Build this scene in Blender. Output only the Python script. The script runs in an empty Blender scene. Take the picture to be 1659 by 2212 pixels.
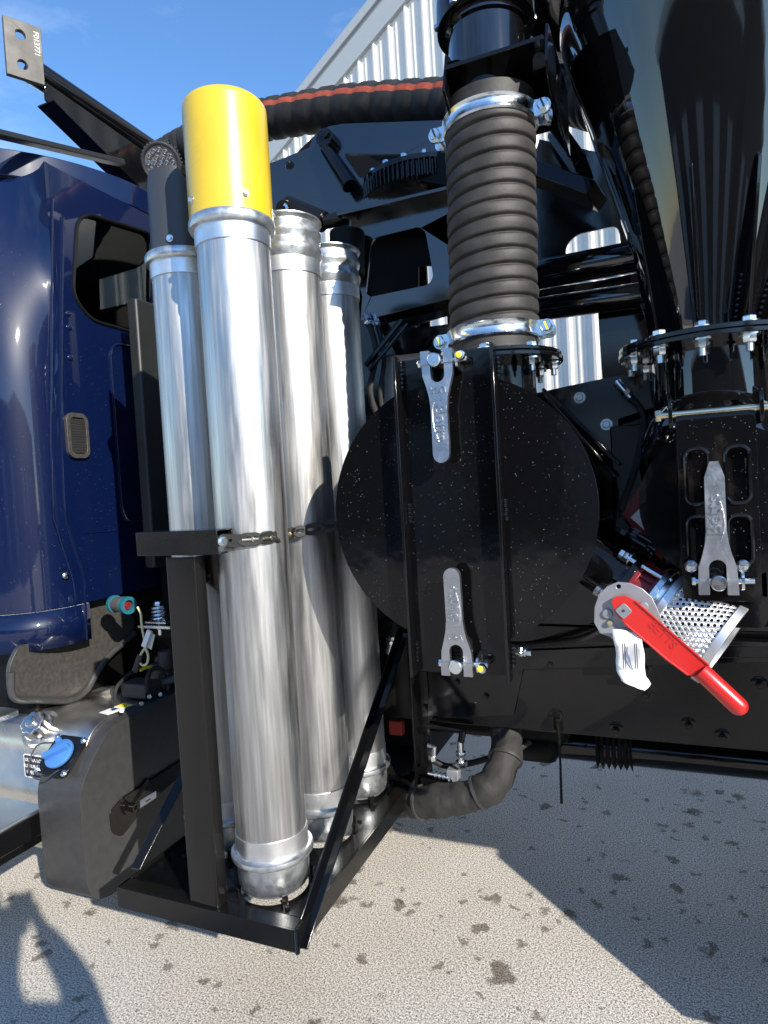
import bpy, math, random
from math import sin, cos, pi, radians, hypot
from mathutils import Vector, Matrix
from mathutils.geometry import tessellate_polygon

# ------------------------------------------------------------------ camera, sky, sun, exposure
scene = bpy.context.scene
COL = scene.collection
CAM_Z = 1.6
YAW, PITCH, ROLL = 0.399, -0.036, -0.058
FPX = 2100.0 / 1.507            # focal length in image pixels (image scaled to 1659 x 2212)
fwd = Vector((-sin(YAW) * cos(PITCH), cos(YAW) * cos(PITCH), sin(PITCH)))
rt0 = Vector((cos(YAW), sin(YAW), 0)); up0 = rt0.cross(fwd)
rt = rt0 * cos(ROLL) + up0 * sin(ROLL); upv = up0 * cos(ROLL) - rt0 * sin(ROLL)
cam = bpy.data.cameras.new('camera'); cam_o = bpy.data.objects.new('camera', cam); COL.objects.link(cam_o)
cam.sensor_fit = 'AUTO'; cam.sensor_width = 36.0; cam.lens = 36.0 * 2100 / 3333.0
cam.clip_start = 0.02; cam.clip_end = 2000
m = Matrix((rt, upv, -fwd)).transposed().to_4x4(); m.translation = (0, 0, CAM_Z)
cam_o.matrix_world = m
scene.camera = cam_o

SUN_AZ, SUN_EL = radians(-35.5), radians(27.5)      # towards the sun, measured from +X
S = Vector((cos(SUN_AZ) * cos(SUN_EL), sin(SUN_AZ) * cos(SUN_EL), sin(SUN_EL)))
world = bpy.data.worlds.new('World'); scene.world = world; world.use_nodes = True
wn, wl = world.node_tree.nodes, world.node_tree.links
for n in list(wn): wn.remove(n)
sky = wn.new('ShaderNodeTexSky'); sky.sky_type = 'NISHITA'; sky.sun_disc = False
sky.sun_elevation = SUN_EL; sky.sun_rotation = radians(90) - SUN_AZ
sky.altitude = 200; sky.air_density = 1.0; sky.dust_density = 0.1; sky.ozone_density = 4.2
tcw = wn.new('ShaderNodeTexCoord')
mpw = wn.new('ShaderNodeMapping'); mpw.inputs['Scale'].default_value = (1.2, 2.6, 5.0); mpw.inputs['Rotation'].default_value = (0.2, 0.5, 0.4)
nzw = wn.new('ShaderNodeTexNoise'); nzw.inputs['Scale'].default_value = 1.7; nzw.inputs['Detail'].default_value = 7; nzw.inputs['Roughness'].default_value = 0.62
crw = wn.new('ShaderNodeValToRGB'); crw.color_ramp.elements[0].position = 0.48; crw.color_ramp.elements[1].position = 0.90
crw.color_ramp.elements[1].color = (0.26, 0.26, 0.26, 1)
mxw = wn.new('ShaderNodeMix'); mxw.data_type = 'RGBA'; mxw.inputs['B'].default_value = (7.0, 7.3, 7.8, 1)
bgw = wn.new('ShaderNodeBackground'); bgw.inputs['Strength'].default_value = 0.122
ow = wn.new('ShaderNodeOutputWorld')
wl.new(tcw.outputs['Generated'], mpw.inputs['Vector']); wl.new(mpw.outputs['Vector'], nzw.inputs['Vector'])
wl.new(nzw.outputs['Fac'], crw.inputs['Fac']); wl.new(crw.outputs['Color'], mxw.inputs['Factor'])
hsv = wn.new('ShaderNodeHueSaturation'); hsv.inputs['Saturation'].default_value = 1.10; wl.new(sky.outputs['Color'], hsv.inputs['Color']); wl.new(hsv.outputs['Color'], mxw.inputs['A']); wl.new(mxw.outputs['Result'], bgw.inputs['Color'])
wl.new(bgw.outputs['Background'], ow.inputs['Surface'])
sun = bpy.data.lights.new('sun', 'SUN'); sun.energy = 3.7; sun.angle = radians(0.53); sun.color = (1.0, 0.93, 0.82)
sun_o = bpy.data.objects.new('sun', sun); COL.objects.link(sun_o)
sun_o.rotation_euler = S.to_track_quat('Z', 'Y').to_euler(); sun_o.location = S * 40
vs = scene.view_settings
scene.display_settings.display_device = 'sRGB'
vs.view_transform = 'Standard'; vs.look = 'None'; vs.gamma = 1.0; vs.use_curve_mapping = False
vs.exposure = 1.15
rnd = random.Random(7)

# ------------------------------------------------------------------ helpers
def P(u, v, y=None, x=None, z=None):
    """image pixel (u, v) projected back onto a plane -> world point"""
    d = rt * ((u - 829.46) / FPX) - upv * ((v - 1105.84) / FPX) + fwd
    t = y / d.y if y is not None else (x / d.x if x is not None else (z - CAM_Z) / d.z)
    return Vector((d.x * t, d.y * t, d.z * t + CAM_Z))
def V(*a): return Vector(a)
def frame(o, X, Y, Z):
    M = Matrix((Vector(X), Vector(Y), Vector(Z))).transposed().to_4x4(); M.translation = Vector(o); return M
def front(o): return frame(o, (1, 0, 0), (0, 0, 1), (0, -1, 0))       # local z faces the photographer's side
def axis_frame(o, d):
    d = Vector(d).normalized(); a = Vector((0, 0, 1)) if abs(d.z) < .9 else Vector((1, 0, 0))
    x = a.cross(d).normalized(); y = d.cross(x); return frame(o, x, y, d)
def poly(n, r, cx=0, cy=0, a0=0, sx=1, sy=1): return [(cx + r * sx * cos(a0 + 2 * pi * i / n), cy + r * sy * sin(a0 + 2 * pi * i / n)) for i in range(n)]
def rrect(x0, y0, x1, y1, r, n=5):
    o = []
    for cx, cy, a in ((x1 - r, y1 - r, 0), (x0 + r, y1 - r, 90), (x0 + r, y0 + r, 180), (x1 - r, y0 + r, 270)):
        for i in range(n + 1): t = radians(a + 90 * i / n); o.append((cx + r * cos(t), cy + r * sin(t)))
    return o
def rounded(pts, r, n=4):
    o = []; N = len(pts)
    for i in range(N):
        p = Vector(pts[i][:2]); a = (Vector(pts[i - 1][:2]) - p); b = (Vector(pts[(i + 1) % N][:2]) - p)
        rr = min(r, a.length * .45, b.length * .45); pa = p + a.normalized() * rr; pb = p + b.normalized() * rr
        for k in range(n + 1):
            t = k / n; q = pa * (1 - t) ** 2 + p * 2 * t * (1 - t) + pb * t * t; o.append((q.x, q.y))
    return o
def smooth_path(pts, n=8):
    pts = [Vector(p) for p in pts]; o = []
    q = [pts[0] * 2 - pts[1]] + pts + [pts[-1] * 2 - pts[-2]]
    for i in range(1, len(q) - 2):
        for k in range(n):
            t = k / n; a, b, c, d = q[i - 1], q[i], q[i + 1], q[i + 2]
            o.append(.5 * ((2 * b) + (c - a) * t + (2 * a - 5 * b + 4 * c - d) * t * t + (3 * b - a - 3 * c + d) * t ** 3))
    o.append(pts[-1]); return o
def area2(p): return sum(p[i - 1][0] * p[i][1] - p[i][0] * p[i - 1][1] for i in range(len(p)))

class B:
    def __init__(s): s.v = []; s.f = []; s.mi = []
    def add(s, vs_, fs, M=None, mi=0):
        k = len(s.v)
        s.v += [tuple(M @ Vector(p)) for p in vs_] if M is not None else [tuple(p) for p in vs_]
        s.f += [tuple(i + k for i in f) for f in fs]; s.mi += [mi] * len(fs); return s
    def box(s, a, b, M=None, mi=0):
        (x0, y0, z0), (x1, y1, z1) = [tuple(min(p, q) for p, q in zip(a, b)), tuple(max(p, q) for p, q in zip(a, b))]
        return s.add([(x0, y0, z0), (x1, y0, z0), (x1, y1, z0), (x0, y1, z0), (x0, y0, z1), (x1, y0, z1), (x1, y1, z1), (x0, y1, z1)],
                     [(0, 3, 2, 1), (4, 5, 6, 7), (0, 1, 5, 4), (1, 2, 6, 5), (2, 3, 7, 6), (3, 0, 4, 7)], M, mi)
    def beam(s, p, q, w, h, up=(0, 0, 1), mi=0):
        p, q = Vector(p), Vector(q); d = (q - p).normalized(); x = Vector(up).cross(d).normalized(); y = d.cross(x)
        return s.box((-w / 2, -h / 2, 0), (w / 2, h / 2, (q - p).length), frame(p, x, y, d), mi)
    def lathe(s, prof, M=None, n=40, mi=0, a0=0, a1=2 * pi):
        full = abs(a1 - a0 - 2 * pi) < 1e-6; cols = n if full else n + 1; vs_ = []; fs = []
        for r, z in prof:
            for i in range(cols): a = a0 + (a1 - a0) * i / n; vs_.append((r * cos(a), r * sin(a), z))
        for j in range(len(prof) - 1):
            for i in range(n):
                i2 = (i + 1) % cols
                A, Bq, C, D = j * cols + i, j * cols + i2, (j + 1) * cols + i2, (j + 1) * cols + i
                if prof[j][0] < 1e-6: fs.append((A, C, D))
                elif prof[j + 1][0] < 1e-6: fs.append((A, Bq, D))
                else: fs.append((A, Bq, C, D))
        return s.add(vs_, fs, M, mi)
    def cyl(s, p, q, r, r1=None, n=24, mi=0):
        p, q = Vector(p), Vector(q); L = (q - p).length; r1 = r if r1 is None else r1
        return s.lathe([(0, 0), (r, 0), (r1, L), (0, L)], axis_frame(p, q - p), n, mi)
    def ring(s, p, d, ro, ri, h, n=32, mi=0):
        return s.lathe([(ri, 0), (ro, 0), (ro, h), (ri, h), (ri, 0)], axis_frame(p, d), n, mi)
    def tube(s, path, r, n=12, mi=0, caps=True, mif=None):
        path = [Vector(p) for p in path]; N = len(path); rr = r if isinstance(r, (list, tuple)) else [r] * N
        t = [(path[min(i + 1, N - 1)] - path[max(i - 1, 0)]).normalized() for i in range(N)]
        a = Vector((0, 0, 1)) if abs(t[0].z) < .9 else Vector((1, 0, 0)); x = (a - t[0] * a.dot(t[0])).normalized()
        vs_ = []; fs = []; mm = []
        for i in range(N):
            x = (x - t[i] * x.dot(t[i])).normalized(); y = t[i].cross(x)
            for k in range(n): an = 2 * pi * k / n; vs_.append(path[i] + (x * cos(an) + y * sin(an)) * rr[i])
        for i in range(N - 1):
            for k in range(n):
                fs.append((i * n + k, i * n + (k + 1) % n, (i + 1) * n + (k + 1) % n, (i + 1) * n + k)); mm.append(mif(k, n, i / N) if mif else mi)
        if caps: fs += [tuple(reversed(range(n))), tuple((N - 1) * n + k for k in range(n))]; mm += [mi, mi]
        s.add(vs_, fs); s.mi[-len(fs):] = mm; return s
    def plate(s, outer, t, M=None, holes=(), mi=0):
        """flat outline in local xy, from z = 0 to z = t"""
        loops = [list(outer) if area2(outer) > 0 else list(outer)[::-1]] + [list(h) if area2(h) < 0 else list(h)[::-1] for h in holes]
        tris = tessellate_polygon([[Vector((p[0], p[1], 0)) for p in l] for l in loops])
        flat = [p for l in loops for p in l]; n = len(flat); fs = []
        for a, b, c in tris:
            A = (flat[b][0] - flat[a][0]) * (flat[c][1] - flat[a][1]) - (flat[c][0] - flat[a][0]) * (flat[b][1] - flat[a][1])
            if A < 0: b, c = c, b
            fs += [(a + n, b + n, c + n), (c, b, a)]
        k = 0
        for l in loops:
            for i in range(len(l)): j = (i + 1) % len(l); fs.append((k + i, k + j, k + j + n, k + i + n))
            k += len(l)
        return s.add([(p[0], p[1], 0) for p in flat] + [(p[0], p[1], t) for p in flat], fs, M, mi)
    def text(s, txt, size, t, M, mi=0):
        cu = bpy.data.curves.new('letters', 'FONT'); cu.body = txt; cu.size = size; cu.extrude = t / 2; cu.align_x = 'CENTER'; cu.align_y = 'CENTER'
        cu.resolution_u = 3
        ob = bpy.data.objects.new('letters', cu); COL.objects.link(ob)
        me = bpy.data.meshes.new_from_object(ob.evaluated_get(bpy.context.evaluated_depsgraph_get()))
        s.add([tuple(v.co) for v in me.vertices], [tuple(p.vertices) for p in me.polygons], M, mi)
        bpy.data.objects.remove(ob); bpy.data.meshes.remove(me); bpy.data.curves.remove(cu); return s
    def hexhead(s, p, d, r, h, mi=0, a=0):
        M = axis_frame(p, d) @ Matrix.Rotation(a, 4, 'Z')
        return s.lathe([(0, 0), (r, 0), (r, h * .8), (r * .86, h), (0, h)], M, 6, mi)
    def bolt(s, p, d, r=.012, nut=True, plate_t=.03, mi=0, a=.3):
        """head above p along d, nut and thread under the plate"""
        p, d = Vector(p), Vector(d).normalized()
        s.lathe([(0, 0), (r * 1.45, 0), (r * 1.45, .003), (0, .003)], axis_frame(p, d), 16, mi); s.hexhead(p + d * .003, d, r, r * .8, mi, a)
        if nut:
            q = p - d * plate_t; s.cyl(p + d * .002, q - d * .003, r * .5, n=8, mi=mi)
            s.lathe([(0, 0), (r * 1.5, 0), (r * 1.5, .004), (0, .004)], axis_frame(q, -d), 16, mi)
            s.hexhead(q - d * .004, -d, r, r * 1.1, mi, a); s.cyl(q - d * (.004 + r), q - d * (.004 + r * 2.3), r * .55, n=10, mi=mi)
        return s
    def mesh(s, name, mats, smooth=35):
        me = bpy.data.meshes.new(name); me.from_pydata(s.v, [], s.f)
        for mt in (mats if isinstance(mats, (list, tuple)) else [mats]): me.materials.append(mt)
        me.polygons.foreach_set('material_index', s.mi); me.polygons.foreach_set('use_smooth', [True] * len(s.f))
        me.validate(); me.update()
        try: me.set_sharp_from_angle(angle=radians(smooth))
        except Exception: pass
        return me
    def build(s, name, mats, parent=None, bevel=0, smooth=35, label=None, kind=None, seg=2, cat=None, group=None, M=None):
        return link(name, s.mesh(name, mats, smooth), parent, bevel, label, kind, seg, cat, group, M)

LOC = {}
def tag(o, label=None, cat=None, group=None, kind=None):
    for k, v_ in (('label', label), ('category', cat), ('group', group), ('kind', kind)):
        if v_: o[k] = v_
    return o
def link(name, me, parent=None, bevel=0, label=None, kind=None, seg=2, cat=None, group=None, M=None):
    o = bpy.data.objects.new(name, me); COL.objects.link(o)
    if parent is not None:
        o.parent = parent
        o.matrix_parent_inverse = Matrix.Translation(-LOC.get(parent.name, Vector((0, 0, 0))))
    if M is not None: o.matrix_basis = M
    if bevel:
        b = o.modifiers.new('bevel', 'BEVEL'); b.width = bevel; b.segments = seg; b.limit_method = 'ANGLE'; b.angle_limit = radians(40)
    return tag(o, label, cat, group, kind)
def thing(name, loc, label, cat, group=None):
    o = bpy.data.objects.new(name, None); COL.objects.link(o); o.location = loc; o.empty_display_size = .1
    LOC[o.name] = Vector(loc); return tag(o, label, cat, group)

# ------------------------------------------------------------------ materials
def mat(name, col, rough=.5, metal=0, spec=.5, coat=0, var=0, vscale=6, vstretch=(1, 1, 1), bump=0, bscale=60, bstretch=(1, 1, 1), rvar=0, rscale=8, rstretch=(1, 1, 1), aniso=0, detail=4, col2=None, croug=.05):
    mt = bpy.data.materials.new(name); mt.use_nodes = True; nt = mt.node_tree; nd, lk = nt.nodes, nt.links
    p = nd['Principled BSDF']; p.inputs['Base Color'].default_value = (*col, 1); p.inputs['Roughness'].default_value = rough
    p.inputs['Metallic'].default_value = metal; p.inputs['Specular IOR Level'].default_value = spec
    p.inputs['Coat Weight'].default_value = coat; p.inputs['Coat Roughness'].default_value = croug
    if aniso: p.inputs['Anisotropic'].default_value = aniso
    tc = nd.new('ShaderNodeTexCoord')
    def noise(sc, st, det):
        mp = nd.new('ShaderNodeMapping'); mp.inputs['Scale'].default_value = st; lk.new(tc.outputs['Object'], mp.inputs['Vector'])
        nz = nd.new('ShaderNodeTexNoise'); nz.inputs['Scale'].default_value = sc; nz.inputs['Detail'].default_value = det; lk.new(mp.outputs['Vector'], nz.inputs['Vector']); return nz.outputs['Fac']
    if var or col2:
        cr = nd.new('ShaderNodeValToRGB'); c2 = col2 or tuple(min(1, c * (1 + var)) for c in col); c1 = col if col2 else tuple(c * (1 - var) for c in col)
        cr.color_ramp.elements[0].color = (*c1, 1); cr.color_ramp.elements[1].color = (*c2, 1); cr.color_ramp.elements[0].position = .35; cr.color_ramp.elements[1].position = .65
        lk.new(noise(vscale, vstretch, detail), cr.inputs['Fac']); lk.new(cr.outputs['Color'], p.inputs['Base Color'])
    if rvar:
        mr = nd.new('ShaderNodeMapRange'); mr.inputs['From Min'].default_value = .3; mr.inputs['From Max'].default_value = .7
        mr.inputs['To Min'].default_value = max(.02, rough - rvar); mr.inputs['To Max'].default_value = rough + rvar
        lk.new(noise(rscale, rstretch, 5), mr.inputs['Value']); lk.new(mr.outputs['Result'], p.inputs['Roughness'])
    if bump:
        bp = nd.new('ShaderNodeBump'); bp.inputs['Strength'].default_value = bump; bp.inputs['Distance'].default_value = .004
        lk.new(noise(bscale, bstretch, 3), bp.inputs['Height']); lk.new(bp.outputs['Normal'], p.inputs['Normal'])
    return mt
BLACK = mat('gloss_black_paint', (.0035, .0035, .004), .07, spec=.45, bump=.025, bscale=40, rvar=.04, rscale=5)
BLACKW = mat('gloss_black_paint_on_rolled_sheet', (.003, .003, .0034), .09, spec=.33, bump=.45, bscale=6.5, rvar=.05, rscale=4)
PANEL = mat('clear_coated_black_plate', (.004, .0045, .006), .16, spec=.8, coat=1.0, bump=.02, bscale=30, croug=.12)
MIRROR = mat('polished_black_tank_paint', (.0035, .0035, .004), .05, spec=.75, coat=.7, croug=.02)
SATIN = mat('satin_black_paint', (.006, .0057, .0054), .17, spec=.36, bump=.08, bscale=140, rvar=.08, rscale=9)
DEEP = mat('shadow_black_metal', (.004, .004, .004), .5, spec=.15)
BLUE = mat('deep_blue_metallic_paint', (.0013, .0056, .033), .38, metal=0, coat=1.0, spec=.15, croug=.04)
ALU = mat('extruded_aluminium', (.52, .515, .505), .43, metal=1, aniso=.3, var=.16, vscale=9, vstretch=(14, 14, .35), bump=.05, bscale=40, bstretch=(9, 9, .25), rvar=.10, rscale=10, rstretch=(5, 5, .5))
ALUB = mat('bright_aluminium_collar', (.80, .80, .80), .42, metal=1, var=.06, vscale=30, rvar=.08)
GALV = mat('galvanised_steel', (.47, .50, .515), .36, metal=.92, col2=(.64, .665, .68), vscale=55, detail=3, rvar=.10, rscale=50)
ZINC = mat('zinc_plated_steel', (.74, .78, .80), .24, metal=1, rvar=.08, rscale=40)
GOLDZ = mat('yellow_zinc_steel', (.78, .70, .48), .25, metal=1, rvar=.06)
CAST = mat('cast_aluminium', (.50, .51, .53), .36, metal=1, bump=.22, bscale=170, rvar=.08, rscale=30, var=.08, vscale=18)
STEEL = mat('bare_mill_steel', (.105, .10, .092), .6, metal=.4, var=.15, vscale=20, rvar=.1)
RUBBER = mat('ribbed_rubber', (.024, .022, .020), .62, var=.42, vscale=14, vstretch=(1, 1, 1.6), bump=.12, bscale=120)
RUBBERD = mat('dark_hose_rubber', (.022, .0215, .021), .6, spec=.25, var=.25, vscale=18, bump=.1, bscale=90)
ORANGE = mat('orange_hose_stripe', (.24, .045, .02), .6, var=.2, vscale=30)
YELLOW = mat('yellow_enamel', (.58, .41, .016), .34, coat=.6, var=.05, vscale=7, rvar=.08, bump=.02, bscale=60, croug=.16)
YPEN = mat('yellow_paint_marker', (.80, .66, .03), .5)
RED = mat('red_enamel', (.50, .014, .011), .32, coat=.4, bump=.04, bscale=120, croug=.1)
REDM = mat('maroon_cast_iron_paint', (.16, .008, .010), .35, bump=.1, bscale=120)
GREYPL = mat('grey_zinc_plate', (.30, .31, .33), .42, metal=.5, var=.08, vscale=25, rvar=.08)
PLAST = mat('black_moulded_plastic', (.034, .034, .035), .48, bump=.10, bscale=260, var=.12, vscale=30)
PLASTG = mat('charcoal_plastic_splash_guard', (.045, .043, .040), .40, bump=.12, bscale=220, var=.2, vscale=60)
CAPBLUE = mat('blue_plastic_cap', (.05, .17, .46), .42)
TEAL = mat('teal_anodised_ring', (.015, .13, .18), .45, metal=.2)
FTANK = mat('brushed_tank_aluminium', (.72, .69, .64), .33, metal=1, var=.08, vscale=8, rvar=.1, bump=.06, bscale=60)
STEPM = mat('tread_plate_aluminium', (.72, .75, .78), .38, metal=1, bump=.2, bscale=45, rvar=.1)
WHITE = mat('white_card', (.74, .74, .72), .6)
PAPER = mat('crumpled_label_paper', (.70, .70, .70), .7, var=.06, vscale=40, bump=.3, bscale=40)
INK = mat('printed_black_ink', (.02, .02, .03), .6)
CHALK = mat('white_marker_ink', (.72, .72, .70), .7)
FABRIC = mat('grey_nylon_sleeve', (.021, .020, .0195), .75, var=.2, vscale=10, bump=1.0, bscale=16, bstretch=(2.2, 1, 1))
TYRE = mat('tyre_rubber', (.02, .02, .02), .75)
SEATM = mat('grey_green_seat_fabric', (.50, .57, .53), .85, var=.12, vscale=40)
LENS = mat('smoked_lamp_lens', (.10, .10, .11), .12, spec=.8)
LREFL = mat('lamp_reflector_cup', (.40, .40, .42), .2, metal=1)
AMBER = mat('amber_marker_lens', (.16, .05, .012), .2)
WIREY = mat('yellow_white_twisted_wire', (.60, .56, .30), .5)
SKIN = mat('skin', (.50, .30, .22), .5); CLOTH = mat('navy_work_jacket', (.03, .035, .05), .8, var=.2, vscale=30)
DENIM = mat('dark_denim', (.03, .04, .07), .85, var=.2, vscale=60); HAIR = mat('brown_hair', (.05, .03, .02), .6)
WALLP = mat('cream_painted_sheet', (.74, .705, .65), .40, var=.03, vscale=3)
TRIM = mat('pale_grey_painted_trim', (.42, .44, .44), .42)
ROOFM = mat('galvalume_roof_sheet', (.55, .56, .56), .4, metal=.6)
def drop_mat():
    mt = bpy.data.materials.new('rain_water'); mt.use_nodes = True; p = mt.node_tree.nodes['Principled BSDF']
    p.inputs['Base Color'].default_value = (.40, .43, .46, 1); p.inputs['Roughness'].default_value = .12; p.inputs['IOR'].default_value = 1.33
    p.inputs['Transmission Weight'].default_value = .6; p.inputs['Metallic'].default_value = .1; return mt
DROP = drop_mat()
def glass_mat():
    mt = bpy.data.materials.new('tinted_glass'); mt.use_nodes = True; nd, lk = mt.node_tree.nodes, mt.node_tree.links
    nd.remove(nd['Principled BSDF']); out = nd['Material Output']
    t = nd.new('ShaderNodeBsdfTransparent'); t.inputs[0].default_value = (.70, .79, .74, 1)
    g = nd.new('ShaderNodeBsdfGlossy'); g.inputs['Roughness'].default_value = .02; g.inputs['Color'].default_value = (.9, .95, .93, 1)
    fr = nd.new('ShaderNodeFresnel'); fr.inputs[0].default_value = 1.8; mx = nd.new('ShaderNodeMixShader')
    lk.new(fr.outputs[0], mx.inputs[0]); lk.new(t.outputs[0], mx.inputs[1]); lk.new(g.outputs[0], mx.inputs[2]); lk.new(mx.outputs[0], out.inputs['Surface']); return mt
GLASS = glass_mat()
def ground_mat():
    mt = bpy.data.materials.new('weathered_concrete_yard'); mt.use_nodes = True; nd, lk = mt.node_tree.nodes, mt.node_tree.links
    p = nd['Principled BSDF']; tc = nd.new('ShaderNodeTexCoord'); OB = tc.outputs['Object']
    def nz(sc, det=4, rough=.6, dim=None, off=0):
        n = nd.new('ShaderNodeTexNoise'); n.inputs['Scale'].default_value = sc; n.inputs['Detail'].default_value = det; n.inputs['Roughness'].default_value = rough
        if off:
            mp = nd.new('ShaderNodeMapping'); mp.inputs['Location'].default_value = (off, off * 1.7, 0); lk.new(OB, mp.inputs['Vector']); lk.new(mp.outputs['Vector'], n.inputs['Vector'])
        else: lk.new(OB, n.inputs['Vector'])
        return n.outputs['Fac']
    def ramp(src, stops):
        r = nd.new('ShaderNodeValToRGB'); e = r.color_ramp.elements
        e[0].position, e[0].color = stops[0][0], (*stops[0][1], 1); e[1].position, e[1].color = stops[-1][0], (*stops[-1][1], 1)
        for q, c in stops[1:-1]: k = e.new(q); k.color = (*c, 1)
        lk.new(src, r.inputs['Fac']); return r.outputs['Color']
    def mix(a, b, f, mode='MIX'):
        m_ = nd.new('ShaderNodeMix'); m_.data_type = 'RGBA'; m_.blend_type = mode
        for s_, v_ in (('A', a), ('B', b), ('Factor', f)):
            if isinstance(v_, (int, float)): m_.inputs[s_].default_value = v_
            elif isinstance(v_, tuple): m_.inputs[s_].default_value = (*v_, 1)
            else: lk.new(v_, m_.inputs[s_])
        return m_.outputs['Result']
    base = ramp(nz(160, 2, .9), [(.34, (.075, .068, .058)), (.45, (.34, .315, .28)), (.53, (.62, .59, .54)), (.63, (.86, .83, .78))])
    big = ramp(nz(.9, 5, .6, off=3), [(.3, (.80, .78, .74)), (.7, (1, 1, 1))])
    c = mix(base, big, 1.0, 'MULTIPLY')
    # damp oil spots: a warped voronoi lets each spot keep its own size, most cells have none
    wp = nd.new('ShaderNodeTexNoise'); wp.inputs['Scale'].default_value = 11; wp.inputs['Detail'].default_value = 7; wp.inputs['Roughness'].default_value = .7; lk.new(OB, wp.inputs['Vector'])
    ad = nd.new('ShaderNodeVectorMath'); ad.operation = 'MULTIPLY_ADD'; ad.inputs[1].default_value = (.17, .17, 0); lk.new(wp.outputs['Color'], ad.inputs[0]); lk.new(OB, ad.inputs[2])
    for sc, lo, hi, sz, op in ((4.6, .45, .95, .25, .80), (9.0, .45, .95, .28, .75), (.9, .70, 1.0, .36, .45), (17, .5, 1.0, .36, .65)):
        vo = nd.new('ShaderNodeTexVoronoi'); vo.inputs['Scale'].default_value = sc; lk.new(ad.outputs[0], vo.inputs['Vector'])
        sp = nd.new('ShaderNodeSeparateColor'); lk.new(vo.outputs['Color'], sp.inputs[0])
        mr = nd.new('ShaderNodeMapRange'); mr.inputs['From Min'].default_value = lo; mr.inputs['From Max'].default_value = hi; mr.inputs['To Min'].default_value = 0; mr.inputs['To Max'].default_value = sz
        lk.new(sp.outputs[0], mr.inputs['Value'])
        sb = nd.new('ShaderNodeMath'); sb.operation = 'SUBTRACT'; lk.new(mr.outputs['Result'], sb.inputs[0]); lk.new(vo.outputs['Distance'], sb.inputs[1])
        ms = nd.new('ShaderNodeMapRange'); ms.inputs['From Min'].default_value = -.01; ms.inputs['From Max'].default_value = .05; ms.inputs['To Max'].default_value = op
        lk.new(sb.outputs[0], ms.inputs['Value'])
        c = mix(c, mix(c, (.20, .17, .14), 1.0, 'MULTIPLY'), ms.outputs['Result'])
    lk.new(c, p.inputs['Base Color']); p.inputs['Roughness'].default_value = .8; p.inputs['Specular IOR Level'].default_value = .25
    bp = nd.new('ShaderNodeBump'); bp.inputs['Strength'].default_value = .55; bp.inputs['Distance'].default_value = .006; lk.new(nz(160, 2, .9), bp.inputs['Height']); lk.new(bp.outputs['Normal'], p.inputs['Normal'])
    return mt
GROUND = ground_mat()

# ------------------------------------------------------------------ setting
g = B(); g.add([(-400, -400, 0), (400, -400, 0), (400, 400, 0), (-400, 400, 0)], [(0, 1, 2, 3)])
g.build('ground', GROUND, kind='structure')

# warehouse behind the truck: ribbed gable wall seen at a slant, pale rake trim climbing to the right
GZ = 8.0
def pixel_ray(u, v): return rt * ((u - 829.46) / FPX) - upv * ((v - 1105.84) / FPX) + fwd  # view ray through an image pixel
d1 = pixel_ray(884, 0); g1 = V(0, 0, CAM_Z) + d1 * ((GZ - CAM_Z) / d1.z)
WD = V(cos(radians(158)), sin(radians(158)), 0); WN = V(-WD.y, WD.x, 0); WN = WN if WN.y < 0 else -WN
d0 = pixel_ray(606, 330); d0 = d0 * ((g1 - V(0, 0, CAM_Z)).dot(WN) / d0.dot(WN)); g0 = V(0, 0, CAM_Z) + d0
RS = (g1.z - g0.z) / (g1 - g0).dot(-WD)                            # rise of the rake per metre towards the right
WO = V(g1.x, g1.y, 0); WO -= WD * ((2.9 - WO.x) / -WD.x); S1 = (V(g1.x, g1.y, 0) - WO).dot(WD)
def top_z(q): return max(3.2, GZ + (S1 - q) * RS)
wh = thing('warehouse', WO, 'cream ribbed metal warehouse behind the truck with a pale grey sloping roof edge', 'building')
Mp_ = frame(WO, WD, (0, 0, 1), -WN)
for k in range(40):
    b = B(); pts = []
    for i in range(3):
        x0 = k * .915 + i * .305; pts += [(x0, 0), (x0 + .02, .034), (x0 + .055, .034), (x0 + .075, 0), (x0 + .135, 0), (x0 + .142, .006), (x0 + .160, .006), (x0 + .167, 0), (x0 + .215, 0), (x0 + .222, .006), (x0 + .240, .006), (x0 + .247, 0)]
    pts.append(((k + 1) * .915, 0))
    b.add([p for xa, ya in pts for p in ((xa, 0, -ya), (xa, top_z(xa) - .01, -ya))], [(2 * i, 2 * i + 1, 2 * i + 3, 2 * i + 2) for i in range(len(pts) - 1)], Mp_)
    b.build('wall_panel', WALLP, wh, smooth=10)
def rake(z0, z1, y0, y1, mt, name, back=0):
    qs = [-.15, S1 + (GZ - 3.2) / RS, 36.6]; b = B(); vs_ = []
    for q in qs: vs_ += [(q, top_z(q) + z0, y0), (q, top_z(q) + z1, y0), (q, top_z(q) + z1, y1), (q, top_z(q) + z0, y1)]
    fs = [(0, 1, 2, 3), (11, 10, 9, 8)]
    for j in (0, 1):
        for i in range(4): fs.append((j * 4 + i, j * 4 + 4 + i, j * 4 + 4 + (i + 1) % 4, j * 4 + (i + 1) % 4))
    b.add(vs_, fs, Mp_); b.build(name, mt, wh)
rake(-.02, .36, -.06, .10, TRIM, 'rake_trim'); rake(.364, .50, -.10, .10, TRIM, 'drip_edge'); rake(.505, .54, -.08, 20, ROOFM, 'roof')
b = B(); b.box((-.1, 0, .06), (0, top_z(0) - .3, 20), Mp_); b.build('end_wall', WALLP, wh)
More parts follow.
